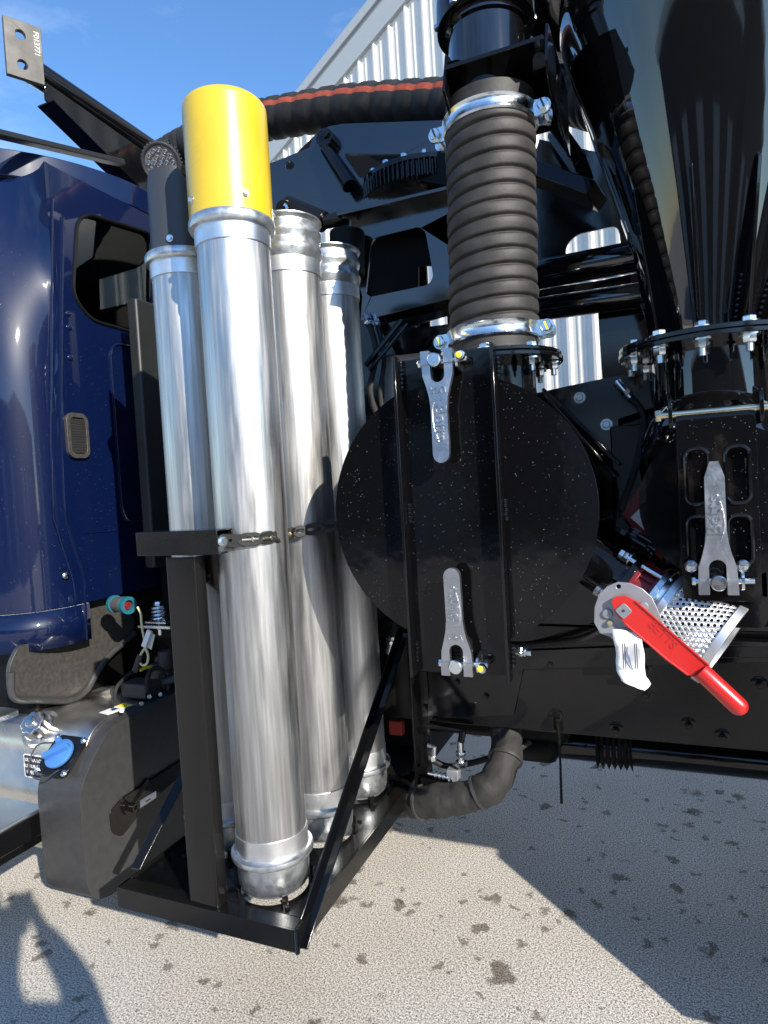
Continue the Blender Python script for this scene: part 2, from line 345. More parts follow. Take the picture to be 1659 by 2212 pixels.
# unseen sheds added behind the photographer to darken and streak the paint's reflections
cladd = mat('weathered_brown_cladding', (.05, .046, .042), .7, var=.2, vscale=2)
for bx0, bx1, hgt, lab in ((-14, 12, 5.0, 'unseen low dark shed with pale roller doors, added behind the photographer for reflections'), (16, 44, 6.5, 'unseen tall dark shed, added at the far right behind the photographer for reflections')):
    yb = thing('reflection_shed', ((bx0 + bx1) / 2, -16, 0), lab, 'building')
    b = B(); b.box((bx0, -26, 0), (bx1, -16, hgt)); b.build('wall', cladd, yb)
    b = B(); b.box((bx0 - .5, -26.5, hgt), (bx1 + .5, -15.6, hgt + .25)); b.build('roof', ROOFM, yb)
    for k in range(5): b = B(); x_ = bx0 + 1.2 + (bx1 - bx0) / 5 * k; b.box((x_, -15.99, 0), (x_ + 2.2, -15.93, 3.4)); b.build('roller_door', TRIM, yb)  # pale doors, added as bright vertical streaks in the reflections

# ------------------------------------------------------------------ the vacuum truck (one thing, everything bolted to it is its part)
T = thing('vacuum_truck', (-.5, 2.73, 0), 'dark blue cab and gloss black vacuum body with pipe rack and round hatches', 'truck')
def plateD(b, pts, y, t, holes=(), r=0, mi=0):
    """sheet standing in the plane y (front face), t thick, outline from image pixels"""
    cv = lambda l: [(P(u, v, y=y).x, P(u, v, y=y).z) for u, v in l]
    o = cv(pts); o = rounded(o, r) if r else o
    return b.plate(o, t, frame((0, y + t, 0), (1, 0, 0), (0, 0, 1), (0, -1, 0)), [cv(h) if not isinstance(h, tuple) else rounded(cv(h[0]), h[1]) for h in holes], mi)

# ---- chassis
RY = 2.30
b = B(); b.box((-2.9, RY, .70), (6.2, RY + .010, 1.03)); b.box((-2.9, RY + .01, .70), (6.2, RY + .09, .710)); b.box((-2.9, RY + .01, 1.02), (6.2, RY + .09, 1.03))
rail = b.build('frame_rail', SATIN, T, bevel=.004)
hb = B(); hb.lathe([(0, 0), (.024, 0), (.024, .004), (.019, .006), (0, .006)], None, 20); hb.lathe([(0, .006), (.013, .006), (.013, .014), (.011, .017), (0, .017)], None, 6); hb.cyl((0, 0, .017), (0, 0, .026), .007, n=10)
hbm = hb.mesh('rail_bolt', SATIN)
for u, v in [(1190, 1434), (1052, 1501), (1396, 1500), (1487, 1565), (1200, 1545), (1392, 1443), (1640, 1477), (921, 1525), (1640, 1330), (1560, 1590), (1330, 1575), (990, 1470)]:
    q = P(u, v, y=RY); 
    if .715 < q.z < 1.01: link('rail_bolt', hbm, rail, M=frame((q.x, RY - .0005, q.z), (1, 0, 0), (0, 0, 1), (0, -1, 0)))
b = B(); b.box((-2.9, 3.15, .70), (6.2, 3.16, 1.03)); b.box((-2.9, 3.07, .70), (6.2, 3.15, .71)); b.build('frame_rail', SATIN, T, bevel=.004)
for xx in (-1.7, 0.7, 2.4): B().box((xx, RY + .09, .74), (xx + .10, 3.07, 1.0)).build('cross_member', SATIN, T, bevel=.006)
b = B(); plateD(b, [(922, 1560), (925, 1500), (945, 1405), (1130, 1405), (1659, 1385), (1700, 1380), (1700, 1430), (1130, 1445), (1110, 1545), (940, 1552)], RY - .012, .008)
b.build('reinforcing_plate', BLACK, T, bevel=.002)
# air-conditioning hard line, drive shaft with rubber boot
b = B(); yz = [(-.6, 2.72, .50), (6, 2.72, .50)]
b.cyl(yz[0], (6, 2.72, .50), .066, n=28); b.cyl((-.62, 2.72, .50), (-.45, 2.72, .50), .085, n=24); b.cyl((-.25, 2.72, .50), (-.17, 2.72, .50), .07, n=24)
ds = b.build('drive_shaft', BLACK, T, bevel=.004)
q0, q1 = P(1290, 1610, y=2.72).x, P(1366, 1625, y=2.72).x; pr = []
for k in range(13): pr.append((.064 if k % 2 else .088, k * (q1 - q0) / 12))
B().lathe([(0, 0)] + pr + [(0, q1 - q0)], axis_frame((q0, 2.72, .50), (1, 0, 0)), 28).build('rubber_boot', RUBBERD, ds, smooth=20)
b = B(); b.box((-.95, 2.55, .55), (-.35, 2.95, .95)); b.cyl((-.66, 2.6, .52), (-.40, 2.6, .52), .06, n=20); b.build('gearbox_housing', DEEP, T, bevel=.03)

# ---- cab
CX = -2.2                                  # rear wall plane
CY0, CR = 1.68, .25                        # side plane, corner radius
cab = thing  # placeholder name kept for readability
zt, zb = 2.985, 1.20
def corner_sheet(z0, z1, dx=0, x_end=-4.2, ystart=1.95, nz=2, dome=False):
    b = B(); pl = [(CX + dx, ystart)]
    for k in range(13): a = radians(90 * k / 12); pl.append((CX + dx - CR + CR * cos(a), CY0 + CR - CR * sin(a)))
    pl.append((x_end, CY0)); rows = []
    zs = [(z0, 0), (z1, 0)] if z1 < 2 else [(z0, 0)] + [(1.9 + (z1 - 1.9) * k / 14, .24 * (max(0, (z1 - 1.9) * k / 14 - .15) / .9) ** 2) for k in range(15)]
    if dome: zs = [(z0, 0), (z1 - .22, 0)] + [(z1 - .22 + .22 * sin(radians(a)), .22 * (1 - cos(radians(a)))) for a in (20, 40, 60, 78)]
    for zz, ins in zs: wt = [0] + [sin(pi * min(1, k / 12)) ** .8 for k in range(13)] + [0]; rows.append([(x_ - ins * .707 * wt[i], y_ + ins * .707 * wt[i], zz) for i, (x_, y_) in enumerate(pl)])
    vs_ = [p for r_ in rows for p in r_]; n = len(pl); fs = [(j * n + i, (j + 1) * n + i, (j + 1) * n + i + 1, j * n + i + 1) for j in range(len(rows) - 1) for i in range(n - 1)]
    b.add(vs_, fs); return b
# rear wall with the window opening, outline in (y, z)
WY = frame((CX, 0, 0), (0, 1, 0), (0, 0, 1), (1, 0, 0))
def back(pts): return [(P(u, v, x=CX).y, P(u, v, x=CX).z) for u, v in pts]
win = rounded(back([(166, 478), (190, 462), (330, 505), (330, 738), (270, 712), (196, 692), (157, 640)]), .06, 5)
wall = B(); wall.plate([(1.952, zb), (3.7, zb), (3.7, zt), (1.952, zt)], .03, frame((CX - .03, 0, 0), (0, 1, 0), (0, 0, 1), (1, 0, 0)), [win])
cabp = wall.build('cab', BLUE, T, bevel=.003)
corner_sheet(1.20, 2.987, ystart=1.95).build('corner_panel', BLUE, cabp)
b = corner_sheet(1.045, 1.196, dx=.006, ystart=1.985); so = b.build('corner_skirt', BLUE, cabp); so.modifiers.new('solid', 'SOLIDIFY').thickness = .012
rf = B(); C2 = .85; ro = [(CX + .008, 3.7), (CX + .008, CY0 + C2 + .02)] + [(CX + .008 - C2 + C2 * cos(radians(6 * q)), CY0 - .008 + C2 - C2 * sin(radians(6 * q))) for q in range(16)] + [(-4.2, CY0 - .008), (-4.2, 3.7)]
rf.plate(ro, .11, Matrix.Translation((0, 0, zt + .003)))
rf.build('cab_roof', BLUE, cabp, bevel=.06, seg=4)
# trim seam strip that steps right low on the wall
seam = []
for u, v in [(112, 430), (110, 700), (109, 900), (112, 1090), (122, 1140), (140, 1200), (158, 1260), (163, 1330)]: seam.append((P(u, v, x=CX).y, P(u, v, x=CX).z))
sl = [Vector((CX + .004, y_, z_)) for y_, z_ in seam]
B().tube(smooth_path(sl, 6), .0035, 8).build('seam_bead', BLUE, cabp)
s2 = [Vector((CX + .004, y_, z_)) for y_, z_ in back([(134, 470), (131, 700), (130, 900), (136, 1090), (150, 1150), (176, 1235), (182, 1300), (186, 1382)])]
B().tube(smooth_path(s2, 6), .006, 8).build('seam_bead', BLUE, cabp)
B().tube([Vector((CX + .002, *p)) for p in back([(180, 1152), (258, 1146)])], .0025, 6).build('seam_bead', BLUE, cabp)
b = B(); gl = [(y_, z_) for y_, z_ in win]; b.plate([((y_ - 2.25) * 1.01 + 2.25, (z_ - 2.6) * 1.01 + 2.6) for y_, z_ in gl], .006, frame((CX - .022, 0, 0), (0, 1, 0), (0, 0, 1), (1, 0, 0))); pane = b.build('window', GLASS, cabp)
b = B(); wl_ = [Vector((CX + .001, *p)) for p in win]; b.tube(wl_ + [wl_[0], wl_[1]], .0075, 8); b.build('window_seal', DEEP, cabp)
# what shows through the glass
b = B(); sx = CX - .26; b.plate(rounded([(2.22, 1.9), (2.72, 1.9), (2.70, 2.55), (2.60, 2.64), (2.36, 2.64), (2.26, 2.55)], .06), .12, frame((sx, 0, 0), (0, 1, 0), (0, 0, 1), (1, 0, 0)))
b.plate(rounded([(2.36, 2.62), (2.60, 2.62), (2.58, 2.80), (2.38, 2.80)], .05), .10, frame((sx + .01, 0, 0), (0, 1, 0), (0, 0, 1), (1, 0, 0)))
b.build('seat', SEATM, cabp, bevel=.03, seg=3)
b = B(); o = poly(20, .035, 2.18, 2.49); b.plate([(2.13, 2.41), (2.23, 2.41), (2.225, 2.50)] + [(2.18 + .045 * cos(t), 2.495 + .045 * sin(t)) for t in [pi * k / 8 for k in range(9)]] + [(2.135, 2.50)], .012, frame((CX - .14, 0, 0), (0, 1, 0), (0, 0, 1), (1, 0, 0)), [poly(18, .028, 2.18, 2.495)])
b.build('belt_anchor', STEEL, cabp)
b = B(); b.box((-4.1, 1.80, 1.25), (-2.9, 3.6, 1.30)); b.box((-4.15, 1.75, 1.25), (-4.12, 3.65, 2.3)); b.box((-4.15, 3.66, 1.25), (-2.25, 3.69, 2.94)); b.box((-4.19, 1.75, 1.25), (-4.16, 3.65, 1.85)); b.build('cab_lining', mat('grey_cab_trim', (.26, .28, .27), .8), cabp)
# ribbed vent
vy0, vz0 = back([(139, 990)])[0]; vy1, vz1 = back([(187, 893)])[0]; vy0 = back([(140, 940)])[0][0]; vy1 = back([(187, 940)])[0][0]; vz0 = back([(163, 990)])[0][1]; vz1 = back([(163, 893)])[0][1]
b = B(); b.plate(rrect(vy0, vz0, vy1, vz1, .035), .016, frame((CX, 0, 0), (0, 1, 0), (0, 0, 1), (1, 0, 0)), [rrect(vy0 + .018, vz0 + .018, vy1 - .014, vz1 - .018, .022)])
ven = b.build('air_vent', PLASTG, cabp, bevel=.003)
B().box((CX + .0005, vy0 + .016, vz0 + .016), (CX + .003, vy1 - .012, vz1 - .016)).build('vent_back', PLAST, ven) if False else None
n = 13
for k in range(n):
    zz = vz0 + .028 + (vz1 - vz0 - .056) * k / (n - 1); sl_ = B(); sl_.box((-.006, vy0 + .018, -.004), (.006, vy1 - .014, .004), Matrix.Translation((CX + .008, 0, zz)) @ Matrix.Rotation(.5, 4, 'Y'))
    sl_.build('vent_slat', PLAST, cabp)
# raised panel bead low right on the wall, rivet heads, handle print
pn = back([(236, 760), (250, 742), (300, 752), (318, 1090), (312, 1128), (272, 1126), (262, 1100)])
b = B(); lp = [Vector((CX + .002, *p)) for p in rounded(pn, .05, 5)]; b.tube(lp + [lp[0], lp[1]], .006, 8); b.build('recess_bead', BLUE, cabp)
for u, v in [(148, 678), (152, 773), (150, 707)]:
    y_, z_ = back([(u, v)])[0]; B().lathe([(0, 0), (.013, 0), (.013, .004), (.007, .008), (0, .008)], axis_frame((CX, y_, z_), (1, 0, 0)), 16).build('rivet', BLUE, cabp)
y_, z_ = back([(141, 1243)])[0]
B().lathe([(0, 0), (.014, 0), (.013, .006), (.006, .010), (0, .010)], axis_frame(P(141, 1243, x=CX + .006), (1, -.2, 0)), 18).build('screw_head', ZINC, cabp)

b = B(); b.box((-4.3, 1.78, .74), (-2.31, 3.6, 1.19)); b.build('cab_underbody', DEEP, T, bevel=.03)
# splash guard under the cab
def xplate(b, pts, X, t, holes=(), r=0):
    o = [(P(u, v, x=X).y, P(u, v, x=X).z) for u, v in pts]; o = rounded(o, r) if r else o
    return b.plate(o, t, frame((X - t, 0, 0), (0, 1, 0), (0, 0, 1), (1, 0, 0)), holes)
b = B(); xplate(b, [(20, 1440), (40, 1395), (178, 1368), (184, 1300), (252, 1272), (270, 1318), (292, 1335), (288, 1372), (235, 1418), (212, 1450), (200, 1482), (160, 1510), (60, 1512), (22, 1500)], -2.27, .02, r=.03)
sg = b.build('splash_guard', PLASTG, T, bevel=.008)
ed = [P(u, v, x=-2.262) for u, v in [(24, 1452), (30, 1506), (80, 1512), (150, 1512), (186, 1492), (206, 1458), (232, 1420), (262, 1392), (290, 1368)]]
B().tube(smooth_path(ed, 6), .014, 10).build('guard_lip', PLAST, sg)
b = B(); xplate(b, [(195, 1500), (240, 1440), (300, 1400), (330, 1500), (330, 1420), (260, 1465)], -2.3, .02); b.build('mud_flap', PLASTG, T) if False else None

# battery plug with taped wire tail
c0 = P(255, 1305, y=2.02); c1 = P(300, 1310, y=1.99)
b = B(); b.lathe([(0, -.02), (.028, -.02), (.030, .0), (.030, .03), (.034, .034), (.034, .05), (.030, .055)], axis_frame(c0, c1 - c0), 24); b.lathe([(.030, .055), (.0, .04)], axis_frame(c0, c1 - c0), 24, 0)
plug = b.build('plug_socket', STEEL, T)
B().lathe([(.022, 0), (.036, 0), (.036, .022), (.022, .022), (.022, 0)], axis_frame(c0 + (c1 - c0).normalized() * .055, c1 - c0), 24).build('collar_ring', TEAL, plug)
B().lathe([(.022, 0), (.036, 0), (.036, .014), (.022, .014), (.022, 0)], axis_frame(c0 - (c1 - c0).normalized() * .03, c1 - c0), 24).build('collar_ring', TEAL, plug)
B().lathe([(0, 0), (.022, 0), (.018, .012), (0, .016)], axis_frame(c0 + (c1 - c0).normalized() * .050, c1 - c0), 20).build('red_insert', REDM, plug)
yw = 1.97
w = [P(u, v, y=yw) for u, v in [(297, 1311), (304, 1325), (306, 1345), (309, 1368), (314, 1390), (316, 1402)]]
B().tube(smooth_path(w, 5), .0045, 8).build('wire', WIREY, plug)
w = [P(u, v, y=yw) for u, v in [(313, 1400), (305, 1412), (302, 1418)]] ; B().tube(smooth_path(w, 4), .005, 8).build('wire', WIREY, plug)
w = [P(u, v, y=yw) for u, v in [(314, 1400), (320, 1415), (318, 1432), (309, 1437), (303, 1432)]]; B().tube(smooth_path(w, 5), .005, 8).build('wire', WIREY, plug)
B().tube([P(303, 1415, y=yw), P(291, 1450, y=yw)], .012, 10).build('heat_shrink', PLAST, plug)
b = B(); b.beam(P(311, 1397, y=yw - .01), P(324, 1362, y=yw - .01), .022, .012, (0, 1, 0)); b.beam(P(321, 1400, y=yw + .01), P(329, 1368, y=yw + .01), .03, .004, (0, 1, 0)); b.build('connector', WHITE, plug, bevel=.002)
# spring-loaded cab mount
q = P(343, 1325, y=2.1); b = B(); pts = [q + V(.026 * cos(t), .026 * sin(t), -.03 + .06 * t / (8 * pi)) for t in [k * pi / 8 for k in range(65)]]
b.tube(pts, .005, 6); b.cyl(q + V(0, 0, -.09), q + V(0, 0, .05), .009, n=10); b.hexhead(q + V(0, 0, .035), (0, 0, 1), .018, .016); b.box((q.x - .07, q.y - .05, q.z - .052), (q.x + .1, q.y + .05, q.z - .042)); b.box((q.x - .05, q.y - .03, q.z - .036), (q.x + .06, q.y + .03, q.z - .030)); b.hexhead(q + V(0, 0, -.052), (0, 0, -1), .015, .014)
b.build('spring_mount', ZINC, T)

# dark housing between cab and rack
a0, a1 = P(289, 640, x=-2.0), P(300, 1130, x=-2.0)
b = B(); b.box((-2.055, a0.y + .01, a1.z - .2), (-2.0, 2.95, a0.z)); b.build('exhaust_shield', mat('dark_grey_shield', (.011, .0125, .012), .5, var=.15, vscale=5), T, bevel=.01)
b = B(); b.box((-2.15, 2.35, 1.03), (-1.75, 3.1, 1.6)); b.box((-1.75, 2.4, 1.03), (-1.0, 2.9, 1.22)); b.build('valve_cabinet', DEEP, T, bevel=.02)

# fuel tank
b = B(); b.plate(rrect(1.70, .24, 2.25, .79, .12, 8), .52, frame((-2.48, 0, 0), (0, 1, 0), (0, 0, 1), (1, 0, 0)))
ft = b.build('fuel_tank', FTANK, T, bevel=.035, seg=4, label='brushed aluminium fuel tank with filler cap beside the black tank')
fn = V(.12, -.70, .70).normalized(); fc = P(84, 1574, y=1.735); fc.z = .757; fc = fc + fn * .006
b = B(); b.lathe([(0, -.04), (.075, -.04), (.075, -.02), (.062, -.018), (.055, 0), (.0, 0)], axis_frame(fc, fn), 36); b.build('filler_neck', FTANK, ft)
gr = []
for k in range(24): gr.append((.044 if k % 3 == 0 else .050))
b = B(); vs_ = []; fs = []
for z_, sc in ((0, 1), (.035, 1), (.042, .9)):
    for k in range(24): a = 2 * pi * k / 24; vs_.append((gr[k] * sc * cos(a), gr[k] * sc * sin(a), z_))
for j in range(2):
    for k in range(24): fs.append((j * 24 + k, j * 24 + (k + 1) % 24, (j + 1) * 24 + (k + 1) % 24, (j + 1) * 24 + k))
fs.append(tuple(48 + k for k in range(24))); b.add(vs_, fs, axis_frame(fc, fn)); b.lathe([(0, .04), (.022, .042), (.02, .052), (0, .054)], axis_frame(fc, fn), 20)
b.build('fuel_cap', FTANK, ft, bevel=.002)
lb = P(78, 1656, y=1.698); Mf = front((lb.x, 1.6975, lb.z))
b = B(); b.plate(rrect(-.062, -.045, .062, .045, .008), .0015, Mf, mi=0); b.plate(rrect(-.058, -.041, .058, .041, .006), .0022, Mf, mi=1)
for k, s_ in enumerate(('ULTRA LOW', 'SULFUR DIESEL', 'FUEL ONLY')): b.text(s_, .019, .0006, Mf @ Matrix.Translation((0, .024 - .024 * k, .0028)), 0)
b.build('fuel_label', [WHITE, INK], ft)
B().tube([P(u, v, y=2.05) for u, v in [(110, 1540), (150, 1525), (200, 1512), (250, 1495)]], .03, 14).build('tank_strap', FTANK, ft)

# diesel exhaust fluid tank
DX0, DX1 = -2.11, -1.90
prof = rounded([(1.62, .24), (1.615, .60), (1.69, .70), (1.77, .775), (2.27, .80), (2.27, .20), (2.05, .17), (1.72, .165), (1.66, .185)], .05, 4)
b = B(); b.plate(prof, DX1 - DX0, frame((DX0, 0, 0), (0, 1, 0), (0, 0, 1), (1, 0, 0)))
dt = b.build('exhaust_fluid_tank', PLAST, T, bevel=.028, seg=4, label='black moulded exhaust fluid tank with blue cap')
sn = V(0, -.66, .75).normalized(); sc = V(-2.035, 1.672, .69)
b = B(); b.plate(rrect(-.075, -.075, .075, .075, .03), .012, frame(sc, (1, 0, 0), (0, .75, .66), sn)); b.build('filler_plate', SATIN, dt, bevel=.003)
b = B(); Mc = frame(sc + sn * .012, (1, 0, 0), (0, .75, .66), sn)
b.lathe([(0, 0), (.05, 0), (.055, .006), (.055, .014), (.045, .020), (0, .022)], Mc, 30); b.plate(rounded([(-.050, -.011), (.050, -.011), (.050, .011), (-.050, .011)], .01), .022, Mc @ Matrix.Translation((0, 0, .018)) @ Matrix.Rotation(.6, 4, 'Z')); b.cyl(Mc @ V(-.03, .04, .012), Mc @ V(-.045, .05, .012), .012, n=10)
b.build('blue_cap', CAPBLUE, dt, bevel=.003)
for sx_, sy_ in ((.066, .062), (.066, -.062), (-.066, .062), (-.066, -.062)):
    B().lathe([(0, 0), (.012, 0), (.012, .004), (.007, .009), (0, .009)], Mc @ Matrix.Translation((sx_, sy_, 0)), 16).build('screw_head', ZINC, dt)
B().tube(smooth_path([Mc @ V(-.03, .03, .03), Mc @ V(-.08, .0, .05), Mc @ V(-.07, -.08, .03), Mc @ V(.0, -.10, .015), Mc @ V(.055, -.06, .02)], 6), .003, 6).build('cap_tether', PLAST, dt)
wl2 = P(212, 1572, x=-1.97)
b = B(); Mw = frame((-2.0, 1.90, .7915), (.2, .98, .04), (-1, .2, 0), (0, -.04, 1)); b.plate([(-.055, -.028), (.055, -.028), (.055, .028), (-.055, .028)], .0012, Mw, mi=0); b.plate([(.02, -.026), (.053, -.026), (.053, .026), (.02, .026)], .0018, Mw, mi=1); b.plate([(-.02, -.01), (.005, -.01), (.005, .01), (-.02, .01)], .0018, Mw, mi=2)
b.build('warning_sticker', [WHITE, YPEN, INK], dt)
XD = DX1
def yz(u, v, X=XD): q_ = P(u, v, x=X); return (q_.y, q_.z)
b = B(); b.plate([yz(262, 1722), yz(390, 1640), yz(390, 1672), yz(296, 1752)], .012, frame((XD, 0, 0), (0, 1, 0), (0, 0, 1), (1, 0, 0))); b.build('retaining_strap', BLACK, dt, bevel=.002)
b = B(); b.plate(rounded([yz(235, 1755), yz(262, 1722), yz(292, 1742), yz(296, 1765), yz(262, 1808), yz(240, 1800)], .02), .004, frame((XD - .001, 0, 0), (0, 1, 0), (0, 0, 1), (1, 0, 0))); b.build('strap_pocket', SATIN, dt, bevel=.0015)
q = P(278, 1742, x=XD); b = B(); b.lathe([(.008, 0), (.016, 0), (.016, .035), (.008, .035), (.008, .01)], axis_frame(q, (1, 0, 0)), 18); b.beam(q + V(.006, -.03, -.01), q + V(.006, .10, .06), .02, .012, (1, 0, 0)); b.build('strap_bolt', SATIN, dt)
b = B(); b.plate([yz(297, 1728), yz(331, 1708), yz(331, 1722), yz(297, 1744)], .003, frame((XD + .012, 0, 0), (0, 1, 0), (0, 0, 1), (1, 0, 0)), [[yz(308, 1729), yz(319, 1722.5), yz(319, 1726), yz(308, 1732.5)]]); b.build('white_decal', WHITE, dt)
# pump and connectors on top of it
b = B(); b.box((-2.07, 2.0, .80), (-1.94, 2.09, .86)); b.box((-2.05, 2.14, .80), (-1.95, 2.26, .90)); b.cyl((-1.97, 2.16, .88), (-1.97, 2.16, .96), .03, n=18); b.cyl((-2.05, 2.2, .9), (-1.93, 2.2, .93), .022, n=14)
b.cyl((-1.94, 2.10, .84), (-1.88, 2.12, .86), .016, n=12); b.box((-1.95, 2.11, .80), (-1.92, 2.13, .88))
pm = b.build('pump_head', PLAST, T, bevel=.005)
B().tube(smooth_path([P(u, v, x=-1.96) for u, v in [(248, 1520), (250, 1490), (262, 1472), (280, 1456), (300, 1446)]], 6), .007, 8).build('hose_line', RUBBERD, pm)
B().tube(smooth_path([P(u, v, x=-1.93) for u, v in [(318, 1495), (318, 1470), (326, 1448), (345, 1444), (356, 1462)]], 6), .010, 8).build('hose_line', RUBBERD, pm)
B().box((-1.95, 2.245, .905), (-1.925, 2.27, .94)).build('white_cap', WHITE, pm, bevel=.003)
B().tube(smooth_path([P(u, v, x=-1.95) for u, v in [(303, 1448), (312, 1443), (326, 1440)]], 5), .006, 8).build('yellow_tag', YPEN, pm)
for u, v in ((262, 1535), (305, 1520), (322, 1505), (345, 1500)): B().hexhead(P(u, v, x=-1.93), (.8, -.5, .3), .010, .01).build('clip', ZINC, pm)
# steps
b = B(); b.box((-3.3, 1.22, .485), (-2.13, 1.665, .500)); st = b.build('side_step', STEPM, T, bevel=.006)
b = B(); b.box((-3.3, 1.225, .40), (-2.135, 1.245, .483)); b.box((-2.155, 1.247, .40), (-2.135, 1.66, .483)); b.box((-2.30, 1.247, .36), (-2.157, 1.66, .40)); b.build('step_frame', BLACK, st, bevel=.004)
q = P(42, 1530, x=-2.32); b = B(); b.box((-3.3, 1.35, q.z - .028), (-2.32, q.y, q.z)); b.build('side_step', STEPM, T, bevel=.008, seg=3)

# ---- pipe rack
RX0, RX1, RF, RB, RZ = -1.512, -.902, 1.39, 2.36, .47
RK = B()
RK.box((RX0, RF, RZ - .06), (RX1, RF + .006, RZ)); RK.box((RX0, RF + .006, RZ - .006), (RX1 - .008, RF + .05, RZ))
RK.box((RX1 - .006, RF + .007, RZ - .06), (RX1, RB, RZ)); RK.box((RX1 - .05, RF + .052, RZ - .006), (RX1 - .007, RB, RZ))
RK.box((RX0, RF + .007, RZ - .06), (RX0 + .006, RB, RZ)); RK.box((RX0, RB - .006, RZ - .06), (RX1, RB, RZ - .061))
rack = RK.build('pipe_rack', SATIN, T, bevel=.0028, label='black steel pipe rack holding the aluminium tubes')
TUBES = [(-1.071, 1.558), (-1.071, 1.857), (-1.071, 2.156), (-1.36, 1.70)]
b = B(); b.plate([(RX0 + .007, RF + .008), (RX1 - .008, RF + .008), (RX1 - .008, RB - .01), (RX0 + .007, RB - .01)], .005, frame((0, 0, RZ - .012), (1, 0, 0), (0, 1, 0), (0, 0, 1)), [poly(36, .098, *c) for c in TUBES])
b.build('rack_floor', BLACK, rack, bevel=.001)
for c in TUBES:
    for a in (-2.2, -.75, .8, 2.4):
        d = V(cos(a), sin(a), 0); o = V(c[0], c[1], RZ - .007)
        b = B(); b.beam(o + d * .085, o + d * .128, .016, .004, (0, 0, 1)); b.box((-.008, -.002, 0), (.008, .002, .028), Matrix.Translation(o + d * .112) @ Matrix.Rotation(a + pi / 2, 4, 'Z')); b.hexhead(o + d * .13 + V(0, 0, .0), (0, 0, 1), .007, .007); b.build('tube_clip', SATIN, rack)
b = B(); b.plate(rrect(-.05, -.025, .05, .025, .008), .975, frame((-1.204, 1.424, RZ + .001), (1, 0, 0), (0, 1, 0), (0, 0, 1))); b.build('post', SATIN, rack)
cz0, cz1 = 1.452, 1.518
b = B(); b.box((-1.339, 1.385, cz0), (-1.063, 1.390, cz1)); b.box((-1.339, 1.3905, cz1 - .005), (-1.063, 1.455, cz1)); b.box((-1.339, 1.3905, cz0), (-1.063, 1.43, cz0 + .005)); b.box((-1.339, 1.450, cz1 - .03), (-1.063, 1.455, cz1 - .0052)); b.build('top_channel', SATIN, rack, bevel=.003)
B().bolt((-1.068, 1.412, 1.485), (1, -.35, 0), .011, nut=False).build('bolt', ZINC, rack)
b = B(); b.plate([(1.452, 1.45), (1.452, 1.395), (1.80, 1.18), (2.25, 1.10), (2.25, 1.45)], .008, frame((-1.215, 0, 0), (0, 1, 0), (0, 0, 1), (1, 0, 0))); b.build('gusset', SATIN, rack, bevel=.001)
b = B(); b.beam((RX1 + .004, 1.405, .415), (RX1 + .004, 2.27, 1.06), .007, .036, (1, 0, 0)); b.beam((RX1 - .012, 1.42, .445), (RX1 - .012, 2.27, 1.08), .024, .006, (1, 0, 0)); b.build('brace', BLACK, rack, bevel=.0015)
b = B(); b.beam((RX0 - .004, 1.47, .478), (RX0 - .004, 2.27, 1.11), .007, .036, (1, 0, 0)); b.build('brace', SATIN, rack, bevel=.0015)
q = P(911, 1560, y=2.34); b = B(); b.box((q.x - .004, 2.24, RZ - .06), (q.x + .004, 2.298, 1.02)); b.box((q.x - .004, 2.29, RZ - .06), (q.x + .05, 2.298, 1.02)); b.build('hanger', BLACK, rack, bevel=.002)
# weld beads at the front right corner
b = B()
for k in range(16): t = k / 15; b.lathe([(0, -.006), (.0055, -.003), (.007, 0), (.0055, .003), (0, .006)], Matrix.Translation(V(RX1 + .001, RF + .001, RZ - .058 + .056 * t)), 8)
b.build('weld_bead', BLACK, rack, kind='stuff')

# ---- round drop-out chamber with clamped hatch
LC = V(-.478, 1.62, 1.53); LR = .352
b = B(); b.lathe([(.335, 0), (.335, .62)], axis_frame((LC.x, 1.645, LC.z), (0, 1, 0)), 72); b.lathe([(.20, .62), (.335, .62)], axis_frame((LC.x, 1.645, LC.z), (0, 1, 0)), 72)
b.ring((LC.x, 1.640, LC.z), (0, 1, 0), .352, .30, .014, 72)
cham = b.build('drop_out_chamber', BLACK, T, bevel=.002)
b = B(); b.lathe([(0, 0), (LR - .004, 0), (LR, .003), (LR, .010), (0, .010)], axis_frame(LC + V(0, .010, 0), (0, -1, 0)), 110)
hatch = b.build('hatch_door', BLACKW, T, label='large round gloss black hatch door with two vertical ribs')
SB0, SB1 = -.612, -.355
b = B(); b.plate([(SB0, 1.104), (SB1, 1.104), (SB1, 1.935), (SB0, 1.935)], .007, front((0, 1.6195, 0))); b.build('strip_plate', BLACKW, hatch, bevel=.0015)
for xx in (SB0, SB1):
    b = B(); b.box((xx - .004, 1.572, 1.098), (xx + .004, 1.612, 1.942)); b.build('stiffener_bar', BLACK, hatch, bevel=.0015)
    b = B()
    for zc in (1.885, 1.53, 1.16):
        for k in range(4, 9): b.lathe([(0, -.009), (.007, -.004), (.008, 0), (.007, .004), (0, .009)], Matrix.Translation(V(xx + .007 + rnd.uniform(-.001, .001), 1.609, zc + .011 * (k - 6))), 8)
    b.build('weld_bead', BLACK, hatch, kind='stuff')

